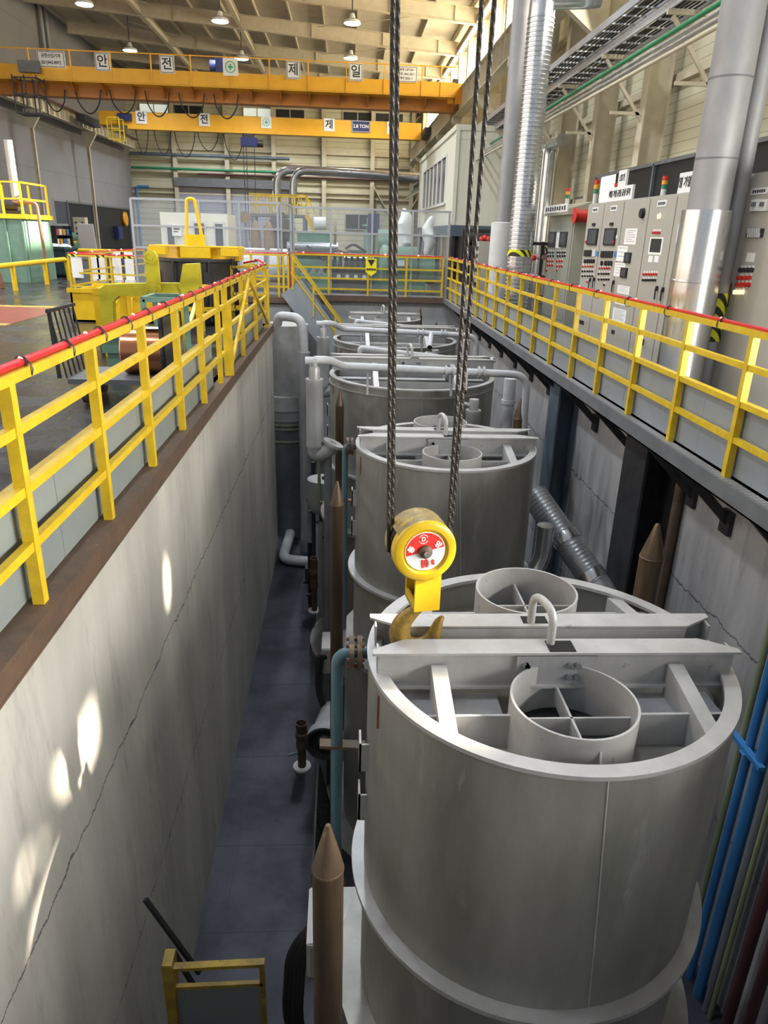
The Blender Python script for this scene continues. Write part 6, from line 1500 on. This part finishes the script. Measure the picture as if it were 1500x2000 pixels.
# round decal: red upper half, pale lower half
fy = yf + .0105
def disc(r0, r1, a0, a1, y, n=36):
    b = MB(); p = []
    for i in range(n + 1): a = radians(a0 + (a1 - a0) * i / n); p.append((hx + cos(a) * r1, y, hz + sin(a) * r1))
    if r0 > 0:
        for i in range(n, -1, -1): a = radians(a0 + (a1 - a0) * i / n); p.append((hx + cos(a) * r0, y, hz + sin(a) * r0))
    m = len(p) // 2
    if r0 > 0:
        for i in range(n): b.prism([p[i], p[i + 1], p[2 * n - i], p[2 * n + 1 - i]], (0, .001, 0))
    else: b.prism(p, (0, .001, 0))
    return b
dc = disc(0, .1035, 0, 360, fy, 64).build('decal', 'white', t)
disc(.0, .099, 12, 192, fy - .0012).build('decal_red', 'decal_red', dc)
rt = V((cos(radians(10)), 0, sin(radians(10)))); upv = V((-sin(radians(10)), 0, cos(radians(10))))
def dl(s, h, mat, dx, dz, rot, bold=.0015, wf=1):
    r = V((cos(radians(rot)), 0, sin(radians(rot)))); u = V((-sin(radians(rot)), 0, cos(radians(rot))))
    text(s, h, mat, dc, V((hx, fy - .003, hz)) + rt * dx + upv * dz, r, u, bold=bold, wfac=wf)
dl('동', .036, 'white', -.068, .026, 52); dl('양', .036, 'white', .068, .022, -38); dl('D', .03, 'white', 0, .068, 5, .001)
dl('10', .056, 'decal_red', -.012, -.066, 6, .003, .72); dl('t', .044, 'decal_red', .032, -.065, 6, .0025, .8)
lg = disc(.021, .0245, 20, 160, fy - .002, 20); lg2 = disc(.021, .0245, 200, 340, fy - .002, 20)
off = upv * .068
for m_ in (lg, lg2): m_.move(0, lambda q: q + off); m_.build('emblem_ring', 'white', dc)
MB().lathe([(0, -.028), (.014, -.028), (.014, -.012)], (hx, yf, hz), 6, AX).lathe([(.014, -.014), (.026, -.012), (.034, -.004), (.034, .012)], (hx, yf, hz), 32, AX).build('axle_bolt', 'rust', t)
MB().lathe([(0, -.034), (.0135, -.034), (.0155, -.03), (.0155, -.016)], (hx, yf, hz), 6, AX).build('bolt_head', 'zinc', t)
# neck housing and forged hook
nz0, nz1 = at(830, 1197, y=yf).z, hz - .12
n0, n1 = at(803, 1190, y=yf).x, at(855, 1180, y=yf).x
nx = (n0 + n1) / 2 + .0; hw = (n1 - n0) / 2
b = MB().bb((nx - hw, yf + .012, nz0), (nx + hw, yf + .03, nz1)).bb((nx - hw, yb - .03, nz0), (nx + hw, yb - .012, nz1)).bb((nx + hw - .012, yf + .03, nz0), (nx + hw, yb - .03, nz1)).bb((nx - hw, yf + .02, nz0), (nx + hw, yb - .02, nz0 + .012))
b.bb((nx - hw, yf + .03, nz0), (nx - hw + .012, yb - .03, nz0 + .055)); b.build('neck_housing', 'hook_yellow', t)
MB().cyl((nx, HY, nz0 - .01), (nx, HY, nz1 - .02), .022).cyl((nx, HY, nz0 + .04), (nx, HY, nz0 + .07), .035, n=6).build('shank', 'hook_forged', t)
hc = [(nx + dx, HY, nz0 + dz) for dx, dz in ((0, .02), (-.005, -.015), (-.045, -.05), (-.095, -.10), (-.115, -.165), (-.095, -.23), (-.04, -.268), (.025, -.262), (.068, -.22), (.085, -.175), (.1, -.125), (.122, -.095))]
def smooth_pts(p, k=5):
    p = [V(q) for q in p]; out = []
    for i in range(len(p) - 1):
        a = p[max(i - 1, 0)]; b_ = p[i]; c = p[i + 1]; d = p[min(i + 2, len(p) - 1)]
        for j in range(k):
            u = j / k; out.append(.5 * ((2 * b_) + (-a + c) * u + (2 * a - 5 * b_ + 4 * c - d) * u * u + (-a + 3 * b_ - 3 * c + d) * u ** 3))
    return out + [p[-1]]
sp = smooth_pts(hc); rr = []
kr = [.024, .026, .034, .048, .056, .057, .056, .052, .043, .034, .024, .01]
for i in range(len(kr) - 1):
    for j in range(5): rr.append(kr[i] + (kr[i + 1] - kr[i]) * j / 5)
rr.append(kr[-1])
MB().tube(sp, rr, 20).build('hook', 'hook_forged', t)
def wire(a, b, label, R=.0105, pitch=.075):
    a, b = V(a), V(b); d, s, u = frame(b - a); L = (b - a).length; m_ = MB(); ns = int(L / pitch * 10)
    for k in range(6):
        pts = []
        for i in range(ns + 1):
            z = L * i / ns; an = 2 * pi * (z / pitch) + k * pi / 3; pts.append(a + d * z + (s * cos(an) + u * sin(an)) * R * .62)
        m_.tube(pts, R * .42, 5, False)
    m_.cyl(a, b, R * .55, n=6)
    tag(m_.build('wire_rope', 'rope'), label, 'wire rope', 'wire ropes of the hook block')
for u0, u1, yy, lab in ((759.5, 767, HY - .03, 'outermost wire rope, on the yellow crane plate side'), (767.5, 777, HY + .03, 'second wire rope, close beside the outermost'), (880, 941, HY - .03, 'third wire rope, across the furnace rims'), (889, 966, HY + .03, 'fourth wire rope, closest to the pale raised cabin')):
    s = -1 if u0 < 800 else 1
    a = V((hx + s * .149 + (.011 if lab.startswith(('second', 'fourth')) else -.011), yy, hz - (.03 if s < 0 else .0)))
    top = at(u1, 0, y=yy); top0 = V((hx + s * .149, yy, hz)); dr = (top - a)
    wire(a, a + dr * (4.6 / dr.length), lab)
# ---------------------------------------------------------------- light
w = bpy.data.worlds.new('world'); SC.world = w; w.use_nodes = True
bg = w.node_tree.nodes['Background']; bg.inputs[0].default_value = (.84, .91, 1.0, 1); bg.inputs[1].default_value = .42
sl = bpy.data.lights.new('sun', 'SUN'); sl.energy = 26; sl.angle = radians(1.3); sl.color = (1, .88, .68)
so = bpy.data.objects.new('sun', sl); COL.objects.link(so); so.rotation_euler = SUN.to_track_quat('-Z', 'Y').to_euler()
def area(name, loc, d, sx, sy, e, c):
    l = bpy.data.lights.new(name, 'AREA'); l.shape = 'RECTANGLE'; l.size = sx; l.size_y = sy; l.energy = e; l.color = c
    o = bpy.data.objects.new(name, l); COL.objects.link(o); o.location = loc; o.rotation_euler = V(d).to_track_quat('-Z', 'Y').to_euler(); return o
LAMPC = (.90, .95, 1.0)
for p, wv_ in lampspots:
    l = bpy.data.lights.new('bay_lamp', 'SPOT'); l.energy = 1700; l.spot_size = radians(140); l.spot_blend = .6; l.shadow_soft_size = .35; l.color = LAMPC
    o = bpy.data.objects.new('bay_lamp', l); COL.objects.link(o); o.location = p - V((0, 0, .08))
for x in (-11.5, -5.6, .3):
    for y in (4, 13, 21, 30, 54, 61):  # unseen rows of the lamp grid; far ones added to brighten the far wall
        l = bpy.data.lights.new('bay_lamp', 'SPOT'); l.energy = (1500 if y > 40 else 1500) if y > 12 else 700; l.spot_size = radians(140); l.spot_blend = .6; l.shadow_soft_size = .35; l.color = LAMPC
        o = bpy.data.objects.new('bay_lamp', l); COL.objects.link(o); o.location = (x, y, 10.6)
# daylight through the high windows of the siding wall, then an added side fill
area('window_and_fill_light', (6.6, 44, 9.9), (-1, 0, .25), 38, 1.8, 3600, (1, .86, .60))
area('window_and_fill_light', (6.0, 15, 7.2), (-1, -.1, -.45), 9, 1.6, 400, (1, .93, .82))
area('window_and_fill_light', (6.7, 1.5, 1.75), (-1, .08, -.15), 9, 1.9, 2200, (1, .96, .88))  # added fill to brighten the pit wall; no window stands here
SC.render.engine = 'CYCLES'
try:
    SC.cycles.use_denoising = True; SC.cycles.max_bounces = 6; SC.cycles.transparent_max_bounces = 12; SC.cycles.sample_clamp_indirect = 4
except Exception: pass
vs = SC.view_settings; vs.view_transform = 'Standard'; vs.look = 'None'; vs.gamma = 1; vs.exposure = 0.12; vs.use_curve_mapping = False
bake_text()
